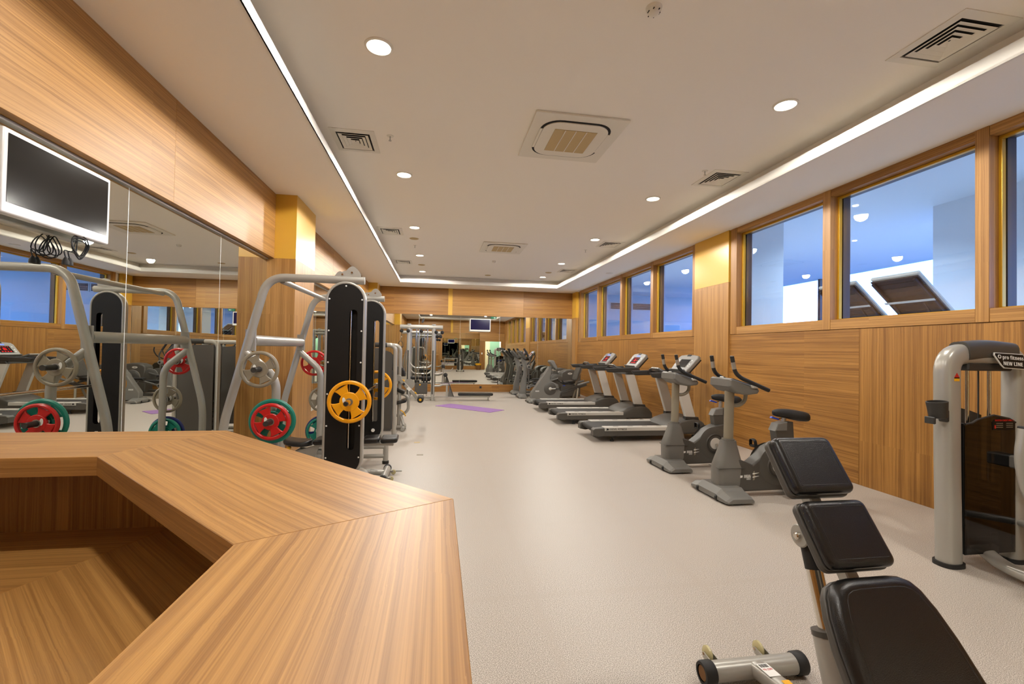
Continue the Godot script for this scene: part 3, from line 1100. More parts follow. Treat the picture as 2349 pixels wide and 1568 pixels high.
func weight_plate(at: Vector3, R: float, m: String, label: String, group: String, side := 1.0, spin := 0.0) -> Node3D:
	var t := thing("weight_plate", label, "weight plate", at, 0.0, group)
	t.rotation.z = spin
	var key := "%.3f" % R
	if not plate_cache.has(key):
		plate_cache[key] = plate_mesh(R, 0.034)
	obj("disc", plate_cache[key], M[m], t)
	obj("hub_ring", MB.new().lathe([Vector2(0.0255, -0.016), Vector2(0.034, -0.016), Vector2(0.034, 0.016), Vector2(0.0255, 0.016), Vector2(0.0255, -0.016)], 18, axis_z(Vector3.ZERO)), M.satin_steel, t)
	var e := PackedVector2Array()
	for k in 16:
		e.append(Vector2(cos(TAU * k / 16) * 0.014, sin(TAU * k / 16) * 0.03) + Vector2(R * 0.24 * -0.9, R * 0.1))
	obj("emblem", MB.new().prism(e, side * 0.0122, side * 0.0136), M.sticker_white, t)
	return t

const ZN := -4.45
const ZFR := -6.05

func build_smith() -> void:
	var t := thing("smith_machine", "grey tube smith machine with two black round-topped towers and leaning frames", "gym machine", V(-1.0, 0, -5.25))
	var o := V(1.0, 0, 5.25)    # so that the numbers below are room coordinates
	for s in [[ZN, 1.0], [ZFR, -1.0]]:
		var z: float = s[0]
		var sg: float = s[1]
		var q := o + V(0, 0, z)
		obj("leaning_frame", MB.new().tube(bend([q + V(-0.70, 2.13, 0), q + V(-1.56, 2.13, 0), q + V(-1.905, 0.75, 0), q + V(-1.905, 0.02, 0)], 0.16, 7), 0.037, 18), M.silver_paint, t)
		obj("foot_cap", MB.new().lathe(puck(0.042, 0.03), 16, Transform3D(Basis(), q + V(-1.905, 0.015, 0))), M.black_rubber, t)
		obj("brace", MB.new().tube(bend([q + V(-1.735, 1.44, 0), q + V(-1.46, 1.2, 0), q + V(-1.46, 0.02, 0)], 0.12, 6), 0.037, 16), M.silver_paint, t)
		obj("foot_cap", MB.new().lathe(puck(0.042, 0.03), 16, Transform3D(Basis(), q + V(-1.46, 0.015, 0))), M.black_rubber, t)
		obj("base_bar", MB.new().tube([q + V(-1.9, 0.1, 0), q + V(-0.66, 0.1, 0)], 0.028, 12), M.silver_paint, t)
		obj("base_bar", MB.new().tube([q + V(-1.46, 0.22, 0), q + V(-0.66, 0.22, 0)], 0.028, 12), M.silver_paint, t)
		obj("front_leg", MB.new().tube(bend([q + V(-0.86, 0.335, 0), q + V(-0.64, 0.335, 0), q + V(-0.64, 0.02, 0)], 0.1, 6), 0.034, 14), M.silver_paint, t)
		obj("foot_cap", MB.new().lathe(puck(0.042, 0.04), 16, Transform3D(Basis(), q + V(-0.64, 0.02, 0))), M.black_rubber, t)
		# shield: stadium outline
		var c := -0.86
		var w := 0.168
		var y0 := 0.29
		var y1 := 2.1
		var loop := []
		for k in 17:
			var a := PI * k / 16
			loop.append(V(c + cos(a) * w, y1 - w + sin(a) * w, 0))
		for k in 17:
			var a := PI + PI * k / 16
			loop.append(V(c + cos(a) * w, y0 + w + sin(a) * w, 0))
		var rim := []
		for a in loop:
			rim.append(q + a)
		obj("shield_rim", MB.new().tube(rim, 0.016, 10, 0.045, V(0, 0, 1), 3.0, true), M.silver_paint, t)
		# panel with a tall slot: two sides and two ends
		var sl := c + 0.072
		var sw := 0.036
		var pa := PackedVector2Array()
		for a in loop:
			pa.append(Vector2(a.x, a.y))
		var slot := PackedVector2Array()
		for k in 9:
			var a := PI * k / 8
			slot.append(Vector2(sl + cos(a) * sw, 1.815 + sin(a) * sw))
		for k in 9:
			var a := PI + PI * k / 8
			slot.append(Vector2(sl + cos(a) * sw, 0.575 + sin(a) * sw))
		var left := PackedVector2Array()
		var parts := []
		for half in [[-1.0, 3.0, sl], [sl, 3.0, 1.0]]:
			var clip := P2([[half[0] if half[0] != -1.0 else -2.0, 0.0], [half[2], 0.0], [half[2], 3.0], [half[0] if half[0] != -1.0 else -2.0, 3.0]])
			for g in Geometry2D.intersect_polygons(pa, clip):
				for h in Geometry2D.clip_polygons(g, slot):
					parts.append(h)
		var mb := MB.new()
		for h in parts:
			mb.prism(h, -0.004, 0.004, Transform3D(Basis(), q + V(0, 0, sg * 0.036)))
		obj("shield_panel", mb, M.black_panel, t)
		var lin := MB.new()
		var lparts := parts
		if sg > 0.0:      # the lining closes the nearer tower's slot, leaving a hole for the bar
			lparts = []
			for half in [[-2.0, sl], [sl, 1.0]]:
				for g in Geometry2D.intersect_polygons(pa, P2([[half[0], 0.0], [half[1], 0.0], [half[1], 3.0], [half[0], 3.0]])):
					for h in Geometry2D.clip_polygons(g, disc2(0.05, 16, Vector2(-0.788, 1.0))):
						lparts.append(h)
		for h in lparts:
			lin.prism(h, -0.003, 0.003, Transform3D(Basis(), q + V(0, 0, -sg * 0.037)))
		obj("shield_lining", lin, M.black_panel, t)
		for k in 6:
			for e in [-1.0, 1.0]:
				obj("screw", MB.new().lathe([Vector2(0, 0.004), Vector2(0.006, 0.003), Vector2(0.008, 0)], 10, Transform3D(Basis(V(1, 0, 0), V(0, 0, sg), V(0, -sg, 0)), q + V(c + e * (w - 0.022), 0.47 + k * 0.295, sg * 0.04))), M.sticker_white, t)
		obj("screw", MB.new().lathe([Vector2(0, 0.004), Vector2(0.006, 0.003), Vector2(0.008, 0)], 10, Transform3D(Basis(V(1, 0, 0), V(0, 0, sg), V(0, -sg, 0)), q + V(c, y1 - 0.03, sg * 0.04))), M.sticker_white, t)
		obj("guide_rod", MB.new().tube([q + V(sl - 0.03, 0.36, 0.0), q + V(sl - 0.03, 2.08, 0.0)], 0.013, 12), M.chrome, t)
		# wavy pulley bracket on the top tube
		var br := PackedVector2Array()
		for k in 21:
			var u := k / 20.0
			var yy := 2.155 + 0.055 * sin(PI * clampf(u / 0.45, 0, 1)) * (1.0 if u < 0.45 else 0.0) + (0.105 * sin(PI * clampf((u - 0.3) / 0.8, 0, 1)) if u > 0.3 else 0.0)
			br.append(Vector2(-0.975 + u * 0.235, yy))
		br.append(Vector2(-0.74, 2.15))
		br.append(Vector2(-0.975, 2.15))
		for e in [-0.02, 0.016]:
			obj("pulley_bracket", MB.new().prism(br, e, e + 0.004, Transform3D(Basis(), q)), M.silver_paint, t)
		for u in [[-0.90, 2.18], [-0.815, 2.2]]:
			obj("bracket_bolt", MB.new().lathe(puck(0.012, 0.05, 0.003), 10, axis_z(q + V(u[0], u[1], 0))), M.chrome, t)
		obj("pulley", MB.new().lathe(puck(0.034, 0.02), 20, axis_z(q + V(-0.825, 2.2, 0))), M.dark_plastic, t)
		# storage pegs
		for y in [[1.285, -1.57], [0.82, -1.46], [0.41, -1.46]]:
			obj("storage_peg", MB.new().tube([q + V(y[1], y[0], sg * 0.02), q + V(y[1], y[0], sg * 0.24)], 0.0235, 14), M.dark_plastic, t)
			obj("peg_collar", MB.new().lathe(puck(0.04, 0.012), 16, axis_z(q + V(y[1], y[0], sg * 0.042))), M.silver_paint, t)
	obj("cross_beam", MB.new().tube([o + V(-1.70, 1.545, ZN - 0.04), o + V(-1.70, 1.545, ZFR + 0.04)], 0.052, 18), M.silver_paint, t)
	for z in [ZN, ZFR]:
		obj("beam_bracket", MB.new().box(o + V(-1.70, 1.545, z + (-0.03 if z == ZN else 0.03)), V(0.09, 0.2, 0.024), 0.004), M.silver_paint, t)
	obj("top_beam", MB.new().tube([o + V(-1.44, 2.10, ZN - 0.02), o + V(-1.44, 2.10, ZFR + 0.02)], 0.026, 14), M.silver_paint, t)
	obj("rear_beam", MB.new().tube([o + V(-1.905, 0.1, ZN - 0.02), o + V(-1.905, 0.1, ZFR + 0.02)], 0.028, 14), M.silver_paint, t)
	obj("adjust_knob", MB.new().lathe(puck(0.024, 0.02), 6, axis_z(o + V(-0.80, 0.44, ZFR + 0.05))), M.sticker_white, t)
	obj("warning_label", MB.new().box(o + V(-1.66, 1.72, ZFR - 0.031), V(0.03, 0.09, 0.002)), M.sticker_white, t)

	# bar and plates
	var bar := thing("barbell", "chrome smith machine bar running between the two black towers", "barbell", V(-0.788, 1.0, -5.25))
	obj("shaft", MB.new().tube([V(0, 0, 0.93), V(0, 0, -0.93)], 0.0145, 14), M.chrome, bar)
	for sg in [1.0, -1.0]:
		obj("sleeve", MB.new().tube([V(0, 0, sg * 0.87), V(0, 0, sg * 1.1)], 0.0245, 16), M.chrome, bar)
		obj("end_cap", MB.new().lathe(puck(0.019, 0.012), 14, axis_z(V(0, 0, sg * 1.1))), M.black_rubber, bar)
		obj("collar", MB.new().lathe(puck(0.036, 0.02), 18, axis_z(V(0, 0, sg * 0.866))), M.satin_steel, bar)
	var g := "rubber plates on the smith machine"
	weight_plate(V(-0.788, 1.0, -4.31), 0.195, "plate_yellow", "yellow weight plate on the bar in front of the nearer black tower", g, 1.0, 0.2)
	weight_plate(V(-0.788, 1.0, -6.19), 0.195, "plate_yellow", "yellow weight plate on the bar end behind both black towers", g, -1.0, 0.6)
	weight_plate(V(-1.57, 1.285, -4.345), 0.165, "plate_grey", "grey weight plate on the upper peg above the red plate", g, 1.0, 0.1)
	weight_plate(V(-1.46, 0.82, -4.375), 0.20, "plate_green", "green weight plate behind the red plate on the counter side", g, 1.0, 0.5)
	weight_plate(V(-1.46, 0.82, -4.33), 0.165, "plate_red", "red weight plate in front of a larger green plate", g, 1.0, 0.1)
	weight_plate(V(-1.46, 0.41, -4.36), 0.20, "plate_blue", "blue weight plate on the lowest peg under the red and green plates", g, 1.0, 0.1)
	weight_plate(V(-1.57, 1.285, -6.15), 0.165, "plate_red", "red weight plate on the upper peg beside the pillar", g, 1.0, 0.4)
	weight_plate(V(-1.46, 0.82, -6.15), 0.165, "plate_grey", "grey weight plate on the middle peg beside the pillar", g, 1.0, 0.1)
	weight_plate(V(-1.46, 0.41, -6.16), 0.20, "plate_blue", "blue weight plate behind a green one on the lowest peg", g, 1.0, 0.1)
	weight_plate(V(-1.46, 0.41, -6.115), 0.18, "plate_green", "green weight plate in front of the blue one on the lowest peg", g, 1.0, 0.3)

	# bench standing inside the rack, lying along x
	var b := thing("weight_bench", "flat black bench with saddle seat and wheeled foot inside the smith machine", "bench", V(-1.05, 0, -5.38))
	var z0 := 0.0
	obj("main_tube", MB.new().tube(bend([V(0.47, 0.06, z0), V(0.2, 0.09, z0), V(-0.1, 0.3, z0), V(-0.45, 0.34, z0)], 0.1), 0.035, 12, 0.03, Vector3.UP, 3.0), M.silver_paint, b)
	obj("front_foot", MB.new().tube([V(0.48, 0.05, -0.24), V(0.48, 0.05, 0.24)], 0.042, 16), M.silver_paint, b)
	for e in [-1.0, 1.0]:
		obj("foot_cap", MB.new().lathe(puck(0.047, 0.05), 18, axis_z(V(0.48, 0.05, e * 0.24))), M.black_rubber, b)
		obj("caster_fork", MB.new().box(V(0.535, 0.04, e * 0.14), V(0.05, 0.022, 0.03), 0.003), M.satin_steel, b)
		obj("caster", MB.new().lathe(puck(0.028, 0.018), 18, axis_z(V(0.56, 0.03, e * 0.14))), M.clear_caster, b)
	obj("foot_lever", MB.new().box(V(0.62, 0.035, -0.17), V(0.07, 0.016, 0.03), 0.003), M.satin_steel, b)
	obj("rear_leg", MB.new().tube(bend([V(-0.42, 0.34, z0), V(-0.5, 0.3, z0), V(-0.55, 0.05, z0)], 0.06), 0.033, 12), M.silver_paint, b)
	obj("rear_foot", MB.new().tube([V(-0.55, 0.05, -0.24), V(-0.55, 0.05, 0.24)], 0.042, 16), M.silver_paint, b)
	obj("side_plate", MB.new().prism(P2([[-0.5, 0.33], [-0.22, 0.42], [-0.3, 0.2], [-0.42, 0.2]]), 0.04, 0.05), M.silver_paint, b)
	obj("back_support", MB.new().box(V(0.16, 0.395, 0), V(0.82, 0.04, 0.07), 0.006), M.satin_steel, b)
	obj("warning_label", MB.new().box(V(0.25, 0.1005, 0.036), V(0.14, 0.03, 0.002)), M.sticker_white, b)
	# saddle seat: raised ends
	var secs := []
	for k in 11:
		var u := k / 10.0
		var x := lerpf(-0.62, -0.32, u)
		var wd := 0.135 * sqrt(maxf(0.05, 1.0 - pow(absf(u * 2 - 1), 4.0)))
		var top := 0.455 + 0.035 * pow(absf(u - 0.75) / 0.75, 2.0)
		var ring := []
		for j in 16:
			var a := TAU * j / 16
			ring.append(V(x, top - 0.035 + 0.035 * signf(sin(a)) * pow(absf(sin(a)), 0.6), wd * signf(cos(a)) * pow(absf(cos(a)), 0.7)))
		secs.append(ring)
	obj("seat_pad", MB.new().loft(secs), M.black_leather, b)
	for s in [[-0.29, 0.22, 0.27], [0.23, 0.42, 0.26], [0.43, 0.62, 0.26]]:
		var f := fr(V((s[0] + s[1]) / 2, 0.42, 0), V(1, 0.04, 0), V(0, 0, -1))
		obj("back_pad", MB.new().prism(rrect(s[1] - s[0], s[2], 0.035, 4), 0.0, 0.06, f, 0.022, 4), M.black_leather, b)
	obj("pin_knob", MB.new().lathe(puck(0.022, 0.05), 14, axis_z(V(-0.55, 0.37, 0.06))), M.signal_yellow, b)

# ------------------------------------------------------------------ machines further along the left wall
func arch(q: Vector3, w: float, h: float, r: float, rad: float, seg := 14, ry := -1.0) -> MB:
	return MB.new().tube(bend([q + V(-w / 2, 0.02, 0), q + V(-w / 2, h, 0), q + V(w / 2, h, 0), q + V(w / 2, 0.02, 0)], r, 7), rad, seg, ry, V(0, 0, 1))

func build_leg_machine() -> void:
	var t := thing("weight_stack_machine", "dark-shielded weight stack machine with a grey tube arch behind the smith machine", "gym machine", V(-1.0, 0, -7.78))
	obj("arch_frame", arch(V(0, 0, 0), 0.6, 1.545, 0.12, 0.036), M.silver_paint, t)
	obj("top_sleeve", MB.new().tube([V(-0.1, 1.545, 0), V(0.16, 1.545, 0)], 0.041, 14), M.dark_plastic, t)
	var sh := P2([[-0.25, 0.12], [0.25, 0.12], [0.25, 1.36], [0.2, 1.42], [0.02, 1.49], [-0.25, 1.5]])
	obj("front_shield", MB.new().prism(sh, 0.03, 0.038), M.charcoal_plastic, t)
	obj("rear_shield", MB.new().prism(sh, -0.24, -0.232), M.charcoal_plastic, t)
	obj("side_cover", MB.new().box(V(0.235, 0.62, -0.1), V(0.03, 1.0, 0.25), 0.008), M.black_panel, t)
	for k in 14:
		obj("weight", MB.new().box(V(0, 0.16 + k * 0.034, -0.1), V(0.4, 0.031, 0.14), 0.004), M.black_panel, t)
	for e in [-0.12, 0.12]:
		obj("guide_rod", MB.new().tube([V(e, 0.1, -0.1), V(e, 1.5, -0.1)], 0.011, 10), M.chrome, t)
	obj("base_bar", MB.new().tube([V(0.3, 0.05, 0), V(0.3, 0.05, -0.3)], 0.03, 12), M.silver_paint, t)

	var s := thing("leg_curl_machine", "grey leg curl machine with padded roller arm and black seat", "gym machine", V(-0.8, 0, -8.72))
	obj("arch_frame", arch(V(-0.2, 0, 0.1), 0.62, 1.545, 0.12, 0.036), M.silver_paint, s)
	obj("front_shield", MB.new().prism(P2([[-0.45, 0.12], [0.05, 0.12], [0.05, 1.3], [-0.2, 1.46], [-0.45, 1.48]]), 0.1, 0.108), M.charcoal_plastic, s)
	# curved back pad
	var bp := PackedVector2Array()
	for k in 13:
		var a := PI * k / 12
		bp.append(Vector2(0.08 + cos(a) * 0.12, 1.03 + sin(a) * 0.13))
	bp.append(Vector2(-0.04, 0.97))
	bp.append(Vector2(0.21, 0.97))
	obj("back_pad", MB.new().prism(bp, -0.12, 0.12, Transform3D(), 0.02, 3), M.black_leather, s)
	obj("pivot_disc", MB.new().lathe(puck(0.06, 0.06, 0.006), 24, axis_z(V(0.09, 0.945, 0.16))), M.silver_paint, s)
	var arm := fr(V(0.09, 0.945, 0.16), V(0.345, -0.36, 0), V(0.36, 0.345, 0))
	obj("lever_arm", MB.new().box(V(0.25, 0, 0), V(0.5, 0.065, 0.04), 0.008, arm), M.silver_paint, s)
	obj("adjust_knob", MB.new().lathe(puck(0.024, 0.05), 16, axis_z(V(0.19, 0.835, 0.19))), M.black_rubber, s)
	for u in [0.1, 0.42]:
		obj("stop_pin", MB.new().box(V(u, 0.04, 0.01), V(0.05, 0.02, 0.025), 0.004, arm), M.signal_yellow, s)
	obj("arm_label", MB.new().box(V(0.28, 0, 0.021), V(0.07, 0.05, 0.002), 0.0, arm), M.sticker_white, s)
	obj("roller_pad", MB.new().lathe([Vector2(0, -0.2), Vector2(0.045, -0.2), Vector2(0.058, -0.185), Vector2(0.058, 0.185), Vector2(0.045, 0.2), Vector2(0, 0.2)], 20, axis_z(V(0.5, 0.56, 0.12))), M.black_rubber, s)
	obj("roller_hub", MB.new().lathe(puck(0.024, 0.41), 14, axis_z(V(0.5, 0.56, 0.12))), M.signal_yellow, s)
	obj("thigh_pad", MB.new().prism(rrect(0.2, 0.28, 0.03, 3), 0.0, 0.06, fr(V(0.1, 0.68, 0.02), V(1, -0.45, 0), V(0, 0, -1)), 0.018, 3), M.black_leather, s)
	obj("seat_pad", MB.new().prism(rrect(0.3, 0.36, 0.05, 4), 0.0, 0.06, fr(V(0.1, 0.46, 0.02), V(1, 0.24, 0), V(0, 0, -1)), 0.02, 3), M.black_leather, s)
	obj("seat_post", MB.new().tube([V(0.08, 0.46, 0), V(0.2, 0.08, 0.2)], 0.026, 12), M.silver_paint, s)
	obj("curved_leg", MB.new().tube(bend([V(0.05, 0.66, 0.08), V(0.27, 0.62, 0.08), V(0.28, 0.32, 0.08), V(0.1, 0.24, 0.08), V(-0.2, 0.24, 0.08)], 0.12, 6), 0.026, 12), M.silver_paint, s)
	obj("side_plate", MB.new().prism(disc2(0.1, 20, Vector2(0.28, 0.82)), -0.02, -0.008), M.silver_paint, s)
	obj("base_bar", MB.new().tube([V(-0.5, 0.05, 0.1), V(0.25, 0.05, 0.22)], 0.03, 12), M.silver_paint, s)
	obj("foot_bar", MB.new().tube([V(0.2, 0.045, -0.1), V(0.2, 0.045, 0.42)], 0.032, 12), M.silver_paint, s)
	obj("adjust_lever", MB.new().tube(bend([V(0.14, 0.36, 0.2), V(0.2, 0.33, 0.22), V(0.24, 0.25, 0.22)], 0.03), 0.01, 8), M.signal_yellow, s)

func build_cable_tower() -> void:
	var t := thing("cable_tower", "tall grey cable machine with two uprights, top pulleys and weight stack before the end mirror", "gym machine", V(-0.48, 0, -13.24))
	for x in [-0.35, 0.35]:
		obj("upright", MB.new().tube([V(x, 0.02, 0), V(x, 2.2, 0)], 0.055, 20), M.silver_paint, t)
		obj("upright_foot", MB.new().lathe(puck(0.066, 0.03), 20, Transform3D(Basis(), V(x, 0.015, 0))), M.satin_steel, t)
		obj("slot_strip", MB.new().box(V(x - 0.01, 0.81, 0.053), V(0.028, 1.26, 0.01), 0.003), M.black_panel, t)
		obj("rear_upright", MB.new().tube([V(x, 0.02, -0.75), V(x, 2.1, -0.75)], 0.05, 16), M.silver_paint, t)
		obj("depth_bar", MB.new().tube([V(x, 0.08, 0), V(x, 0.08, -0.75)], 0.04, 12), M.silver_paint, t)
		obj("depth_bar", MB.new().tube([V(x, 1.98, 0), V(x, 1.98, -0.75)], 0.03, 12), M.silver_paint, t)
	obj("top_beam", MB.new().tube([V(-0.6, 2.11, 0), V(0.61, 2.11, 0)], 0.062, 20), M.silver_paint, t)
	obj("rear_beam", MB.new().tube([V(-0.6, 1.98, -0.75), V(0.61, 1.98, -0.75)], 0.045, 16), M.silver_paint, t)
	obj("base_beam", MB.new().box(V(0, 0.09, -0.03), V(0.7, 0.08, 0.05), 0.006), M.silver_paint, t)
	for p in [V(-0.56, 1.99, 0.0), V(-0.37, 1.99, 0.06), V(0.0, 1.99, 0.05), V(0.42, 1.97, 0.04), V(0.59, 1.97, 0.0), V(0.54, 1.85, 0.0), V(0.45, 1.85, -0.2)]:
		obj("pulley", MB.new().lathe([Vector2(0, -0.05), Vector2(0.03, -0.042), Vector2(0.052, -0.012), Vector2(0.052, 0.012), Vector2(0.03, 0.042), Vector2(0, 0.05)], 20, axis_z(p)), M.black_rubber, t)
	var hk := PackedVector2Array()
	for k in 18:
		var a := TAU * k / 18
		hk.append(Vector2(0.0 + cos(a) * 0.035, 2.3 + sin(a) * 0.075))
	obj("top_hook", MB.new().prism(hk, -0.012, 0.012, Transform3D(Basis(V(0, 0, 1), -0.35), Vector3.ZERO).translated(V(-0.75, 0.14, 0)), 0.004), M.dark_plastic, t)
	for k in 9:
		obj("weight", MB.new().box(V(0.02, 0.2 + k * 0.034, -0.12), V(0.34, 0.031, 0.14), 0.004), M.black_panel, t)
	obj("stack_cover", MB.new().box(V(0.02, 0.35, -0.03), V(0.36, 0.3, 0.02), 0.004), M.charcoal_plastic, t)
	obj("selector_pin", MB.new().lathe(puck(0.022, 0.03), 14, axis_z(V(-0.01, 0.45, -0.005))), M.signal_yellow, t)
	for x in [-0.14, -0.06, 0.09, 0.17]:
		obj("guide_rod", MB.new().tube([V(x, 0.1, -0.12), V(x, 2.06, -0.12)], 0.014 if absf(x) > 0.1 else 0.009, 12), M.chrome, t)
		obj("stack_bush", MB.new().lathe(puck(0.03, 0.07), 14, Transform3D(Basis(), V(x, 0.54, -0.12))), M.black_rubber, t)
	obj("cable", MB.new().tube([V(0.0, 2.0, 0.05), V(0.0, 0.5, -0.1)], 0.004, 6), M.black_rubber, t)
	# rings and arms in the middle of the tower
	for y in [0.78, 0.95]:
		obj("press_arm", MB.new().tube(bend([V(-0.32, y + 0.12, -0.3), V(-0.2, y - 0.02, -0.2), V(0.22, y - 0.02, -0.2), V(0.34, y + 0.12, -0.3)], 0.08), 0.022, 12), M.satin_steel, t)
	obj("leg_roller", MB.new().lathe(puck(0.05, 0.6, 0.01), 18, axis_x(V(0.0, 0.62, -0.42))), M.black_rubber, t)
	# low pulley side arm towards the rowing seat
	obj("side_arm", MB.new().tube(bend([V(0.37, 0.42, 0), V(0.55, 0.42, 0), V(0.62, 0.46, 0), V(0.86, 0.46, 0)], 0.06), 0.03, 12), M.silver_paint, t)
	obj("arm_post", MB.new().box(V(0.76, 0.27, 0), V(0.06, 0.36, 0.05), 0.006), M.silver_paint, t)
	obj("foot_plate", MB.new().box(V(0, 0, 0), V(0.02, 0.42, 0.3), 0.004, Transform3D(Basis(V(0, 0, 1), 0.35), V(0.88, 0.32, 0))), M.dark_plastic, t)
	obj("foot_bracket", MB.new().prism(P2([[0.79, 0.12], [0.95, 0.12], [0.83, 0.42]]), -0.04, 0.04), M.grey_plastic, t)
	obj("upper_arm", MB.new().tube(bend([V(0.37, 0.78, 0), V(0.5, 0.76, 0), V(0.62, 0.8, 0)], 0.05), 0.02, 10), M.satin_steel, t)
	obj("arm_stalk", MB.new().tube([V(0.62, 0.46, 0), V(0.64, 0.98, 0)], 0.018, 10), M.satin_steel, t)
	obj("pad_ball", MB.new().lathe([Vector2(0, -0.05), Vector2(0.035, -0.035), Vector2(0.05, 0), Vector2(0.035, 0.035), Vector2(0, 0.05)], 16, axis_z(V(0.64, 0.99, 0))), M.black_rubber, t)
	obj("pad_ball", MB.new().lathe([Vector2(0, -0.06), Vector2(0.045, -0.045), Vector2(0.062, 0), Vector2(0.045, 0.045), Vector2(0, 0.06)], 16, axis_z(V(0.71, 0.74, 0))), M.black_rubber, t)
	obj("grip_loop", MB.new().tube(bend([V(0.66, 0.86, 0), V(0.86, 0.85, 0), V(0.92, 0.95, 0)], 0.03), 0.014, 8), M.satin_steel, t)
	# rowing bench
	obj("seat_rail", MB.new().box(V(1.05, 0.112, 0), V(1.95, 0.035, 0.07), 0.005), M.satin_steel, t)
	obj("seat_pad", MB.new().prism(rrect(1.02, 0.3, 0.06, 5), 0.0, 0.075, fr(V(1.59, 0.15, 0), V(1, 0, 0), V(0, 0, -1)), 0.028, 4), M.black_leather, t)
	obj("seat_leg", MB.new().lathe([Vector2(0.0, 0.1), Vector2(0.024, 0.1), Vector2(0.024, 0.02), Vector2(0.04, 0.018), Vector2(0.04, 0), Vector2(0, 0)], 14, Transform3D(Basis(), V(1.97, 0, 0))), M.satin_steel, t)
	# stirrup handle on the left pulley
	var h := thing("cable_stirrup", "stirrup handle hanging on a strap from the cable machine's pulley", "handle", V(-1.06, 1.905, -13.24))
	obj("cable", MB.new().tube([V(0.01, 0.02, 0), V(0, -0.1, 0)], 0.005, 6), M.black_rubber, h)
	obj("snap_hook", MB.new().tube(bend([V(0, -0.1, 0), V(0.015, -0.13, 0), V(0, -0.19, 0), V(-0.015, -0.13, 0), V(0, -0.1, 0)], 0.01, 3), 0.005, 6), M.chrome, h)
	obj("stirrup", MB.new().tube(bend([V(-0.065, -0.38, 0), V(-0.065, -0.26, 0), V(0, -0.19, 0), V(0.065, -0.26, 0), V(0.065, -0.38, 0)], 0.05, 5), 0.008, 8), M.dark_plastic, h)
	obj("grip", MB.new().tube([V(-0.06, -0.38, 0), V(0.06, -0.38, 0)], 0.014, 10), M.black_rubber, h)

# ------------------------------------------------------------------ running machines and bikes on the right
func rsec(x: float, y0: float, y1: float, w: float, k := 20, p := 4.0) -> Array:
	# rounded rectangle section across x
	var r := []
	for j in k:
		var a := TAU * j / k
		var c := cos(a)
		var s := sin(a)
		r.append(V(x, (y0 + y1) / 2 + signf(s) * pow(absf(s), 2.0 / p) * (y1 - y0) / 2, signf(c) * pow(absf(c), 2.0 / p) * w))
	return r

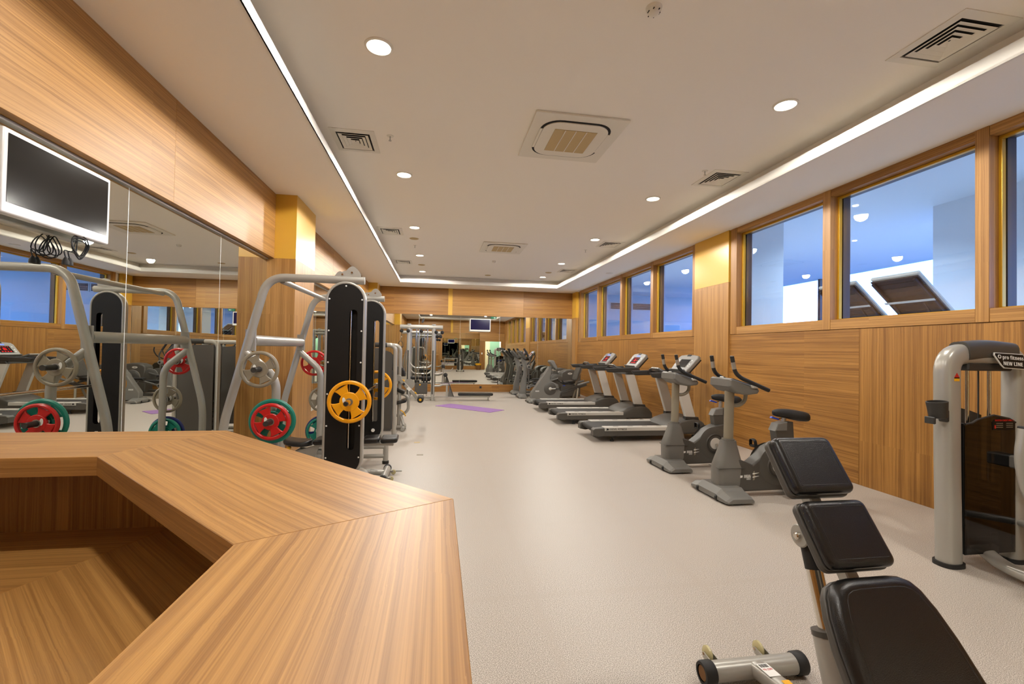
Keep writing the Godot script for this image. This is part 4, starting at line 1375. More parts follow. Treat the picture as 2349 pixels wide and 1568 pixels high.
func treadmill(at: Vector3, label: String, lit: bool) -> Node3D:
	# x runs from the rear end to the console; z across
	var t := thing("treadmill", label, "treadmill", at, 0.0, "treadmills facing the window wall")
	for e in [-1.0, 1.0]:
		obj("side_skirt", MB.new().box(V(0.78, 0.145, e * 0.385), V(1.36, 0.1, 0.06), 0.008), M.charcoal_plastic, t)
		var rail := obj("side_rail", MB.new().box(V(0.80, 0.222, e * 0.35), V(1.22, 0.05, 0.145), 0.008), M.white_silver, t)
		for k in 4:
			obj("grip_mark", MB.new().box(V(0.42 + k * 0.26, 0.2475, e * 0.335), V(0.09, 0.003, 0.03)), M.grey_plastic, rail)
		obj("end_cap", MB.new().prism(P2([[0.0, 0.105], [0.0, 0.2], [0.03, 0.225], [0.21, 0.235], [0.21, 0.1], [0.1, 0.085]]), -0.07, 0.07, Transform3D(Basis(), V(0, 0, e * 0.35)), 0.012, 3), M.charcoal_plastic, t)
		obj("upright", MB.new().prism(P2([[1.69, 0.33], [1.88, 0.33], [1.66, 1.04], [1.47, 1.04]]), -0.035, 0.035, Transform3D(Basis(), V(0, 0, e * 0.345)), 0.014, 3), M.white_silver, t)
		obj("upright_boot", MB.new().prism(P2([[1.66, 0.36], [1.92, 0.33], [1.9, 0.4], [1.66, 0.41]]), -0.05, 0.05, Transform3D(Basis(), V(0, 0, e * 0.345)), 0.008, 2), M.dark_plastic, t)
		obj("hand_rail", MB.new().prism(P2([[1.0, 1.155], [1.06, 1.075], [1.1, 1.07], [1.68, 1.085], [1.74, 1.13], [1.72, 1.18], [1.3, 1.168]]), -0.038, 0.038, Transform3D(Basis(), V(0, 0, e * 0.37)), 0.02, 4), M.dark_plastic, t)
		obj("rear_foot", MB.new().lathe([Vector2(0, 0.09), Vector2(0.014, 0.09), Vector2(0.014, 0.02), Vector2(0.034, 0.018), Vector2(0.036, 0.0), Vector2(0, 0)], 14, Transform3D(Basis(), V(0.36, 0, e * 0.33))), M.black_rubber, t)
		obj("front_foot", MB.new().lathe([Vector2(0, 0.09), Vector2(0.03, 0.09), Vector2(0.03, 0.0), Vector2(0, 0)], 14, Transform3D(Basis(), V(1.85, 0, e * 0.33))), M.black_rubber, t)
		obj("foot_bracket", MB.new().prism(P2([[0.26, 0.1], [0.5, 0.1], [0.38, 0.06]]), -0.03, 0.03, Transform3D(Basis(), V(0, 0, e * 0.33))), M.dark_plastic, t)
	# belt folded over the rear roller
	var bp := PackedVector2Array()
	for k in 9:
		var a := PI / 2 + PI * k / 8
		bp.append(Vector2(0.075 + cos(a) * 0.042, 0.188 + sin(a) * 0.042))
	bp.append(Vector2(1.5, 0.146))
	bp.append(Vector2(1.5, 0.23))
	obj("running_belt", MB.new().prism(bp, -0.278, 0.278), M.running_belt, t)
	obj("deck", MB.new().box(V(0.85, 0.12, 0), V(1.4, 0.05, 0.7)), M.dark_plastic, t)
	var secs := []
	for s in [[1.33, 0.225, 0.34], [1.37, 0.262, 0.4], [1.45, 0.31, 0.418], [1.56, 0.352, 0.42], [1.68, 0.385, 0.42], [1.8, 0.4, 0.42], [1.9, 0.385, 0.42], [1.99, 0.33, 0.415], [2.05, 0.25, 0.405], [2.08, 0.16, 0.36]]:
		secs.append(rsec(s[0], 0.09, s[1], s[2], 24, 5.0))
	obj("motor_hood", MB.new().loft(secs), M.charcoal_plastic, t)
	obj("dash_beam", MB.new().prism(P2([[1.46, 1.03], [1.74, 1.03], [1.8, 1.1], [1.76, 1.155], [1.5, 1.12]]), -0.4, 0.4, Transform3D(), 0.02, 3), M.dark_plastic, t)
	obj("pulse_grip", MB.new().tube(bend([V(1.5, 1.13, -0.34), V(1.3, 1.17, -0.26), V(1.3, 1.21, -0.15), V(1.3, 1.21, 0.15), V(1.3, 1.17, 0.26), V(1.5, 1.13, 0.34)], 0.1, 6), 0.021, 12), M.dark_plastic, t)
	obj("pulse_plate", MB.new().tube([V(1.298, 1.217, -0.13), V(1.298, 1.217, 0.13)], 0.0205, 12), M.satin_steel, t)
	obj("stop_button", MB.new().lathe(puck(0.022, 0.02), 16, Transform3D(Basis(), V(1.52, 1.145, 0.0))), M.signal_red, t)
	# console: x across (to -z), y up the slope, z towards the runner
	var f := fr(V(1.86, 1.315, 0), V(0, 0, 1), V(0.25, 0.29, 0))
	var con := obj("console", MB.new().prism(P2([[-0.27, -0.2], [0.27, -0.2], [0.315, 0.12], [0.28, 0.175], [0.12, 0.195], [-0.12, 0.195], [-0.28, 0.175], [-0.315, 0.12]]), -0.05, 0.02, f, 0.02, 3), M.console_silver, t)
	obj("console_back", MB.new().prism(P2([[-0.24, -0.2], [0.24, -0.2], [0.28, 0.15], [-0.28, 0.15]]), -0.09, -0.045, f, 0.02, 2), M.dark_plastic, con)
	var scr := MB.new()
	scr.quad(f * V(-0.155, -0.105, 0.022), f * V(0.155, -0.105, 0.022), f * V(0.155, 0.075, 0.022), f * V(-0.155, 0.075, 0.022), Vector2(0, 1), Vector2(1, 1), Vector2(1, 0), Vector2(0, 0))
	obj("display_bezel", MB.new().box(V(0, -0.015, 0.0195), V(0.35, 0.215, 0.003), 0.001, f), M.grey_plastic, con)
	obj("display", scr, M.red_display if lit else M.tv_glass, con)
	obj("top_notch", MB.new().box(V(0, 0.172, 0.02), V(0.12, 0.04, 0.012), 0.003, f), M.black_panel, con)
	if lit:
		obj("status_light", MB.new().box(V(0, 0.115, 0.021), V(0.16, 0.02, 0.003), 0.001, f), M.led_blue_light, con)
	for k in 4:
		for e in [-1.0, 1.0]:
			obj("button", MB.new().box(V(e * 0.21, 0.055 - k * 0.042, 0.021), V(0.026, 0.02, 0.005), 0.002, f), M.sticker_white if k != 1 else M.grey_plastic, con)
	obj("reading_ledge", MB.new().box(V(0, -0.185, 0.035), V(0.5, 0.02, 0.05), 0.006, f), M.grey_plastic, con)
	# lettering on the near rail
	var tx := fr(V(0.38, 0.213, 0.4235), V(1, 0, 0), V(0, 1, 0))
	obj("rail_face", MB.new().box(V(0.80, 0.212, 0.4205), V(1.21, 0.056, 0.006), 0.002), M.white_silver, t)
	obj("logo_mark", MB.new().prism(P2([[-0.026, -0.015], [0.022, -0.015], [0.028, 0.0], [0.018, 0.015], [-0.02, 0.015], [-0.008, 0.0]]), 0, 0.0012, Transform3D(Basis(), V(0.24, 0.212, 0.4237))), M.black_panel, t)
	text("DIESEL FITNESS", 0.034, M.black_panel, Transform3D(Basis(), V(0.43, 0.212, 0.4237)), t, true)
	text("850", 0.03, M.satin_steel, Transform3D(Basis(), V(0.63, 0.212, 0.4237)), t)
	return t

func build_treadmills() -> void:
	treadmill(V(2.56, 0, -7.57), "grey treadmill with a dark blank screen beside the upright bikes", false)
	treadmill(V(2.44, 0, -9.35), "grey treadmill with lit red display between the other two treadmills", true)
	treadmill(V(2.46, 0, -11.12), "grey treadmill with lit red display beside the recumbent bike", true)

func machine_foot(t: Node3D, x0: float, x1: float, hw: float, m: Material) -> MeshInstance3D:
	# low plastic front stabiliser, long across z, sloping to its ends
	var secs := []
	for s in [[-1.0, 0.06, 0.03], [-0.94, 0.075, 0.01], [-0.6, 0.105, 0.0], [-0.5, 0.125, 0.0], [0.5, 0.125, 0.0], [0.6, 0.105, 0.0], [0.94, 0.075, 0.01], [1.0, 0.06, 0.03]]:
		var z: float = s[0] * hw
		var h: float = s[1]
		var d: float = s[2]
		secs.append([V(x0 + d, 0.018, z), V(x0 + d, h * 0.55, z), V(x0 + 0.06 + d * 0.5, h, z), V(x1 - 0.02, h, z), V(x1, h * 0.7, z), V(x1, 0.018, z)])
	var o := obj("front_foot", MB.new().loft(secs, true), m, t)
	for e in [-1.0, 1.0]:
		obj("transport_wheel", MB.new().lathe(puck(0.032, 0.03), 16, axis_z(V(x0 + 0.016, 0.036, e * hw * 0.5))), M.black_rubber, o)
		obj("foot_pad", MB.new().box(V((x0 + x1) / 2, 0.01, e * hw * 0.8), V(0.1, 0.02, 0.06), 0.003), M.black_rubber, o)
	return o

func upright_bike(at: Vector3, label: String, seat_up: float) -> Node3D:
	# x from the front foot to the saddle
	var t := thing("exercise_bike", label, "exercise bike", at, 0.0, "upright exercise bikes facing the aisle")
	var g: Material = M.grey_plastic
	var c: Material = M.charcoal_plastic
	var ft := machine_foot(t, -0.01, 0.3, 0.33, g)
	obj("white_label", MB.new().box(V(0.1, 0.1265, 0.0), V(0.03, 0.002, 0.12)), M.sticker_white, ft)
	var neck := []
	for s in [[0.08, 0.085, 0.36, 0.085], [0.14, 0.07, 0.37, 0.09], [0.31, 0.065, 0.38, 0.092], [0.42, 0.105, 0.35, 0.076], [0.53, 0.145, 0.32, 0.058], [0.58, 0.155, 0.31, 0.055]]:
		var r := []
		for j in 16:
			var a := TAU * j / 16
			r.append(V((s[1] + s[2]) / 2 + signf(cos(a)) * pow(absf(cos(a)), 0.55) * (s[2] - s[1]) / 2, s[0], signf(sin(a)) * pow(absf(sin(a)), 0.55) * s[3]))
		neck.append(r)
	obj("front_shroud", MB.new().loft(neck), g, t)
	obj("shroud_seam", MB.new().prism(P2([[0.07, 0.3], [0.376, 0.3], [0.376, 0.305], [0.07, 0.305]]), -0.0935, 0.0935), M.charcoal_plastic, t)
	var body := P2([[0.28, 0.05], [0.3, 0.4], [0.38, 0.37], [0.47, 0.335], [0.56, 0.40], [0.66, 0.50], [0.78, 0.555], [0.9, 0.57], [1.0, 0.54], [1.03, 0.4], [1.03, 0.12], [0.96, 0.06]])
	obj("body", MB.new().prism(body, -0.082, 0.082, Transform3D(), 0.022, 3), c, t)
	for e in [-1.0, 1.0]:
		var cx := Transform3D(Basis(V(1, 0, 0), V(0, 0, e), V(0, -e, 0)), V(0.76, 0.32, e * 0.08))
		var cov := obj("crank_cover", MB.new().lathe([Vector2(0, 0.022), Vector2(0.12, 0.022), Vector2(0.128, 0.012), Vector2(0.15, 0.012), Vector2(0.2, 0.006), Vector2(0.215, 0.0)], 36, cx), c, t)
		obj("crank_ring", MB.new().lathe([Vector2(0.1, 0.022), Vector2(0.1, 0.025), Vector2(0.122, 0.025), Vector2(0.122, 0.022)], 32, cx), M.dark_plastic, cov)
		obj("crank_plate", MB.new().lathe([Vector2(0, 0.03), Vector2(0.07, 0.03), Vector2(0.075, 0.022)], 28, cx), M.white_silver, cov)
		var ca := V(0.76, 0.32, e * 0.122)
		var dir: Vector3 = V(0.35, -0.94, 0) * e
		var pe: Vector3 = ca + dir * 0.165
		obj("crank_arm", MB.new().tube([ca, ca + dir * 0.165], 0.016, 10, 0.009, V(0, 0, 1)), M.satin_steel, t)
		var ped := obj("pedal", MB.new().box(pe + V(0, 0, e * 0.055), V(0.1, 0.024, 0.085), 0.006), M.black_rubber, t)
		obj("toe_strap", MB.new().tube(bend([pe + V(-0.03, 0.0, e * 0.015), pe + V(-0.04, 0.075, e * 0.02), pe + V(-0.04, 0.08, e * 0.09), pe + V(-0.03, 0.0, e * 0.1)], 0.03, 4), 0.004, 6, 0.022, V(1, 0, 0)), M.black_rubber, ped)
		# fin vents
		for k in 2:
			obj("fin", MB.new().prism(P2([[0.465, 0.2 + k * 0.035], [0.54, 0.215 + k * 0.035], [0.465, 0.21 + k * 0.035]]), e * 0.081, e * 0.087), M.sticker_white, t)
		obj("fin_plate", MB.new().prism(P2([[0.47, 0.17], [0.49, 0.18], [0.495, 0.225], [0.485, 0.27], [0.47, 0.255]]), e * 0.0815, e * 0.084), M.plate_grey, t)
	text("DIESEL", 0.02, M.sticker_white, Transform3D(Basis(), V(0.405, 0.222, 0.0832)), t, true, true)
	text("FITNESS", 0.017, M.sticker_white, Transform3D(Basis(), V(0.405, 0.205, 0.0832)), t, true, true)
	text("800U", 0.017, M.sticker_white, Transform3D(Basis(), V(0.418, 0.186, 0.0832)), t, false, true)
	obj("logo_mark", MB.new().prism(P2([[0.31, 0.2], [0.345, 0.203], [0.35, 0.225], [0.315, 0.226]]), 0.0825, 0.084), M.sticker_white, t)
	obj("post", MB.new().tube([V(0.235, 0.5, 0), V(0.245, 1.12, 0)], 0.038, 20, 0.048, V(1, 0, 0), 2.6), M.plate_grey, t)
	obj("post_collar", MB.new().tube([V(0.232, 0.555, 0), V(0.234, 0.6, 0)], 0.05, 20, 0.062, V(1, 0, 0), 3.0), g, t)
	# console wedge
	var cs := P2([[0.12, 1.165], [0.125, 1.235], [0.15, 1.25], [0.45, 1.16], [0.475, 1.12], [0.455, 1.09], [0.33, 1.075], [0.2, 1.105]])
	var con := obj("console", MB.new().prism(cs, -0.175, 0.175, Transform3D(), 0.025, 3), g, t)
	obj("console_top", MB.new().box(V(0, 0, 0), V(0.27, 0.006, 0.3), 0.002, Transform3D(Basis(V(0, 0, 1), -0.29), V(0.31, 1.206, 0))), M.dark_plastic, con)
	obj("lock_tab", MB.new().lathe(puck(0.02, 0.02), 14, Transform3D(Basis(), V(0.2, 1.245, -0.07))), M.sticker_white, con)
	for e in [-1.0, 1.0]:
		var hb := obj("handlebar", MB.new().tube(bend([V(0.145, 1.475, e * 0.175), V(0.18, 1.31, e * 0.18), V(0.24, 1.255, e * 0.19), V(0.55, 1.13, e * 0.205)], 0.06, 6), 0.0205, 14), M.black_rubber, t)
		obj("pulse_plate", MB.new().tube([V(0.157, 1.415, e * 0.1765), V(0.172, 1.345, e * 0.1792)], 0.0212, 14), M.satin_steel, hb)
		obj("end_plug", MB.new().lathe(puck(0.018, 0.008), 12, Transform3D(Basis(), V(0.145, 1.477, e * 0.175))), M.grey_plastic, hb)
		obj("bar_bracket", MB.new().box(V(0.4, 1.165, e * 0.175), V(0.07, 0.03, 0.06), 0.008), M.white_silver, t)
	obj("support_tube", MB.new().tube(bend([V(0.44, 1.1, 0), V(0.43, 1.0, 0), V(0.36, 0.95, 0), V(0.26, 0.95, 0)], 0.08, 6), 0.021, 12), M.plate_grey, t)
	# saddle tower
	obj("seat_tower", MB.new().prism(P2([[0.79, 0.5], [0.76, 0.68], [0.79, 0.74], [0.88, 0.775], [0.98, 0.775], [1.0, 0.5]]), -0.048, 0.048, Transform3D(), 0.012, 2), c, t)
	obj("tower_collar", MB.new().prism(P2([[0.75, 0.68], [0.79, 0.76], [0.9, 0.78], [0.9, 0.68]]), -0.056, 0.056, Transform3D(), 0.01, 2), g, t)
	obj("seat_post", MB.new().tube([V(0.88, 0.7, 0), V(0.905, 0.835 + seat_up, 0)], 0.024, 14), M.satin_steel, t)
	var lv := obj("seat_lever", MB.new().prism(P2([[0.735, 0.815], [0.75, 0.832], [0.83, 0.808], [0.835, 0.79]]), -0.016, 0.016, Transform3D(Basis(), V(0, seat_up, 0)), 0.004), M.lever_blue, t)
	obj("lever_stem", MB.new().tube([V(0.83, 0.8 + seat_up, 0), V(0.875, 0.81 + seat_up, 0)], 0.006, 8), M.chrome, lv)
	var sd := []
	for s in [[0.765, 0.012, 0.86, 0.885], [0.78, 0.032, 0.84, 0.9], [0.83, 0.048, 0.826, 0.91], [0.9, 0.068, 0.815, 0.912], [0.98, 0.1, 0.797, 0.906], [1.06, 0.125, 0.78, 0.896], [1.12, 0.122, 0.777, 0.885], [1.155, 0.08, 0.795, 0.868]]:
		var r := []
		for j in 18:
			var a := TAU * j / 18
			r.append(V(s[0], seat_up + (s[2] + s[3]) / 2 + signf(sin(a)) * pow(absf(sin(a)), 0.7) * (s[3] - s[2]) / 2, signf(cos(a)) * pow(absf(cos(a)), 0.8) * s[1]))
		sd.append(r)
	obj("saddle", MB.new().loft(sd), M.black_rubber, t)
	obj("rear_foot", MB.new().box(V(1.0, 0.04, 0), V(0.1, 0.05, 0.5), 0.012), c, t)
	for e in [-1.0, 1.0]:
		obj("foot_pad", MB.new().box(V(1.0, 0.008, e * 0.2), V(0.08, 0.016, 0.06), 0.003), M.black_rubber, t)
	return t

func build_bikes() -> void:
	upright_bike(V(2.84, 0, -4.39), "dark grey upright exercise bike with low saddle next to the incline bench", 0.0)
	upright_bike(V(2.86, 0, -5.53), "dark grey upright exercise bike with raised saddle next to the treadmills", 0.05)

func build_recumbent() -> void:
	var t := thing("recumbent_bike", "dark grey recumbent bike with tilted back pad between treadmill and ellipticals", "exercise bike", V(2.56, 0, -12.78))
	var g: Material = M.grey_plastic
	machine_foot(t, 0.0, 0.24, 0.3, g)
	obj("body", MB.new().prism(P2([[0.1, 0.06], [0.09, 0.26], [0.62, 1.05], [0.7, 1.04], [0.72, 0.92], [0.66, 0.72], [0.68, 0.62], [0.9, 0.52], [0.98, 0.3], [0.94, 0.06]]), -0.09, 0.09, Transform3D(), 0.03, 3), g, t)
	for e in [-1.0, 1.0]:
		var cx := Transform3D(Basis(V(1, 0, 0), V(0, 0, e), V(0, -e, 0)), V(0.66, 0.4, e * 0.088))
		obj("crank_cover", MB.new().lathe([Vector2(0, 0.03), Vector2(0.09, 0.03), Vector2(0.15, 0.018), Vector2(0.19, 0.0)], 30, cx), M.charcoal_plastic, t)
		obj("crank_hub", MB.new().lathe([Vector2(0, 0.055), Vector2(0.035, 0.05), Vector2(0.05, 0.028)], 20, cx), M.white_silver, t)
		var ca := V(0.66, 0.4, e * 0.14)
		obj("crank_arm", MB.new().tube([ca, ca + V(0.17 * e, 0.01, 0)], 0.018, 10), M.white_silver, t)
		obj("pedal", MB.new().box(ca + V(0.19 * e, 0.01, e * 0.06), V(0.1, 0.03, 0.09), 0.008), M.black_rubber, t)
	text("800R", 0.04, M.sticker_white, Transform3D(Basis(), V(0.28, 0.33, 0.0915)), t, true, true)
	var con := obj("console", MB.new().prism(P2([[0.62, 1.18], [0.66, 1.23], [0.74, 1.22], [0.86, 1.0], [0.83, 0.94], [0.74, 1.02]]), -0.17, 0.17, Transform3D(), 0.025, 3), g, t)
	obj("display", MB.new().box(V(0, 0, 0), V(0.006, 0.16, 0.24), 0.002, Transform3D(Basis(V(0, 0, 1), 0.5), V(0.812, 1.105, 0))), M.tv_glass, con)
	obj("front_handle", MB.new().tube(bend([V(0.7, 0.94, -0.15), V(0.82, 0.92, -0.15), V(0.82, 0.92, 0.15), V(0.7, 0.94, 0.15)], 0.05), 0.014, 10), M.plate_grey, t)
	obj("seat_rail", MB.new().box(V(0, 0, 0), V(0.95, 0.08, 0.1), 0.012, Transform3D(Basis(V(0, 0, 1), 0.32), V(1.32, 0.38, 0))), M.charcoal_plastic, t)
	obj("seat_pad", MB.new().prism(rrect(0.38, 0.4, 0.08, 5), 0.0, 0.09, fr(V(1.2, 0.54, 0), V(1, 0.1, 0), V(0, 0, -1)), 0.03, 3), M.black_leather, t)
	obj("back_pad", MB.new().prism(rrect(0.46, 0.38, 0.07, 5), -0.035, 0.035, fr(V(1.48, 0.86, 0), V(0.3, 0.92, 0), V(0, 0, 1)), 0.025, 3), M.charcoal_plastic, t)
	for k in 2:
		for e in [-0.07, 0.07]:
			obj("vent_hole", MB.new().box(V(-0.06 + k * 0.13, e, 0.0), V(0.03, 0.018, 0.074), 0.006, fr(V(1.48, 0.86, 0), V(0.3, 0.92, 0), V(0, 0, 1))), M.black_panel, t)
	obj("back_post", MB.new().tube([V(1.42, 0.5, 0), V(1.62, 0.98, 0)], 0.03, 12), M.plate_grey, t)
	for e in [-1.0, 1.0]:
		obj("side_handle", MB.new().tube(bend([V(1.35, 0.52, e * 0.22), V(1.0, 0.6, e * 0.27), V(0.95, 0.66, e * 0.27)], 0.05), 0.018, 10), M.black_rubber, t)
		obj("arm_rest", MB.new().tube(bend([V(1.45, 0.52, e * 0.2), V(1.78, 0.62, e * 0.24)], 0.05), 0.03, 10), M.grey_plastic, t)
		obj("rear_leg", MB.new().tube([V(1.5, 0.42, e * 0.08), V(1.42, 0.05, e * 0.2)], 0.026, 12), M.plate_grey, t)
	obj("seat_lever", MB.new().box(V(1.04, 0.5, 0.2), V(0.06, 0.02, 0.03), 0.004), M.lever_blue, t)
	obj("base_bar", MB.new().box(V(0.95, 0.07, 0), V(1.1, 0.07, 0.1), 0.01), M.charcoal_plastic, t)
	obj("rear_foot", MB.new().box(V(1.42, 0.035, 0), V(0.1, 0.06, 0.5), 0.014), M.charcoal_plastic, t)

func elliptical(at: Vector3, label: String) -> void:
	var t := thing("elliptical_trainer", label, "elliptical", at, 0.0, "elliptical trainers by the end mirror")
	var g: Material = M.grey_plastic
	var c: Material = M.charcoal_plastic
	machine_foot(t, 0.0, 0.26, 0.34, g)
	obj("base_rail", MB.new().box(V(0.95, 0.07, 0), V(1.75, 0.08, 0.1), 0.012), c, t)
	obj("column", MB.new().prism(P2([[0.06, 0.06], [0.1, 0.4], [0.18, 0.72], [0.2, 0.92], [0.12, 1.15], [0.1, 1.24], [0.2, 1.24], [0.33, 1.05], [0.34, 0.9], [0.3, 0.6], [0.28, 0.06]]), -0.055, 0.055, Transform3D(), 0.018, 3), g, t)
	var con := obj("console", MB.new().prism(P2([[-0.03, 1.44], [0.0, 1.49], [0.05, 1.48], [0.26, 1.27], [0.25, 1.22], [0.19, 1.2]]), -0.17, 0.17, Transform3D(), 0.03, 3), c, t)
	obj("display", MB.new().box(V(0, 0, 0), V(0.22, 0.005, 0.26), 0.002, Transform3D(Basis(V(0, 0, 1), -0.785), V(0.162, 1.382, 0))), M.tv_glass, con)
	for e in [-1.0, 1.0]:
		var sw: float = 0.06 * e
		obj("swing_arm", MB.new().tube(bend([V(0.25 + sw, 0.34, e * 0.25), V(0.31, 0.98, e * 0.25), V(0.42 - sw, 1.18, e * 0.27), V(0.2 - sw, 1.54, e * 0.27)], 0.1, 6), 0.021, 12), c, t)
		obj("arm_grip", MB.new().tube([V(0.335 - sw, 1.32, e * 0.27), V(0.195 - sw, 1.55, e * 0.27)], 0.026, 12), M.black_rubber, t)
		var pv := obj("arm_pivot", MB.new().lathe([Vector2(0, -0.05), Vector2(0.045, -0.05), Vector2(0.06, -0.03), Vector2(0.06, 0.03), Vector2(0.045, 0.05), Vector2(0, 0.05)], 22, axis_z(V(0.31, 0.98, e * 0.25))), g, t)
		obj("pivot_cap", MB.new().lathe(puck(0.03, 0.104), 18, axis_z(V(0.31, 0.98, e * 0.25))), M.black_panel, pv)
		var lp := obj("lower_pivot", MB.new().lathe([Vector2(0, -0.05), Vector2(0.05, -0.05), Vector2(0.062, -0.03), Vector2(0.062, 0.03), Vector2(0.05, 0.05), Vector2(0, 0.05)], 22, axis_z(V(0.25 + sw, 0.34, e * 0.25))), g, t)
		obj("pivot_cap", MB.new().lathe(puck(0.03, 0.104), 18, axis_z(V(0.25 + sw, 0.34, e * 0.25))), M.black_panel, lp)
		obj("foot_bar", MB.new().tube([V(0.27 + sw, 0.34, e * 0.25), V(1.2 + sw, 0.52 + 0.1 * e, e * 0.25)], 0.028, 12), c, t)
		obj("pedal", MB.new().box(V(0.8 + sw, 0.48 + 0.05 * e, e * 0.25), V(0.36, 0.06, 0.13), 0.02, Transform3D()), M.black_rubber, t)
		obj("arm_cross", MB.new().tube([V(0.31, 0.98, 0.0), V(0.31, 0.98, e * 0.22)], 0.03, 12), c, t)
		obj("crank_disc", MB.new().lathe([Vector2(0, -0.03), Vector2(0.16, -0.03), Vector2(0.2, -0.015), Vector2(0.2, 0.015), Vector2(0.16, 0.03), Vector2(0, 0.03)], 30, axis_z(V(1.25, 0.54, e * 0.17))), c, t)
		obj("disc_band", MB.new().lathe([Vector2(0.196, -0.012), Vector2(0.206, -0.01), Vector2(0.206, 0.01), Vector2(0.196, 0.012)], 30, axis_z(V(1.25, 0.54, e * 0.17))), g, t)
		var el := PackedVector2Array()
		for k in 20:
			el.append(Vector2(1.66 + cos(TAU * k / 20) * 0.075, 0.78 + sin(TAU * k / 20) * 0.032))
		obj("logo_plate", MB.new().prism(el, e * 0.201, e * 0.206), M.white_silver, t)
		var b := Basis() if e > 0 else Basis(V(0, 1, 0), PI)
		text("DF", 0.03, M.black_panel, Transform3D(b, V(1.66, 0.78, e * 0.206)), t, true, true)
		obj("side_grip", MB.new().tube(bend([V(0.3, 1.06, e * 0.05), V(0.44, 1.14, e * 0.18), V(0.52, 1.3, e * 0.2), V(0.5, 1.4, e * 0.2)], 0.08, 5), 0.016, 10), M.black_rubber, t)
	obj("rear_housing", MB.new().prism(P2([[1.38, 0.05], [1.38, 0.78], [1.42, 0.84], [1.55, 0.895], [1.75, 0.91], [1.96, 0.87], [2.02, 0.8], [2.02, 0.05]]), -0.2, 0.2, Transform3D(), 0.04, 4), c, t)

func build_ellipticals() -> void:
	elliptical(V(2.5, 0, -14.08), "dark grey elliptical trainer next to the recumbent bike")
	elliptical(V(2.48, 0, -15.22), "dark grey elliptical trainer closest to the end mirror")

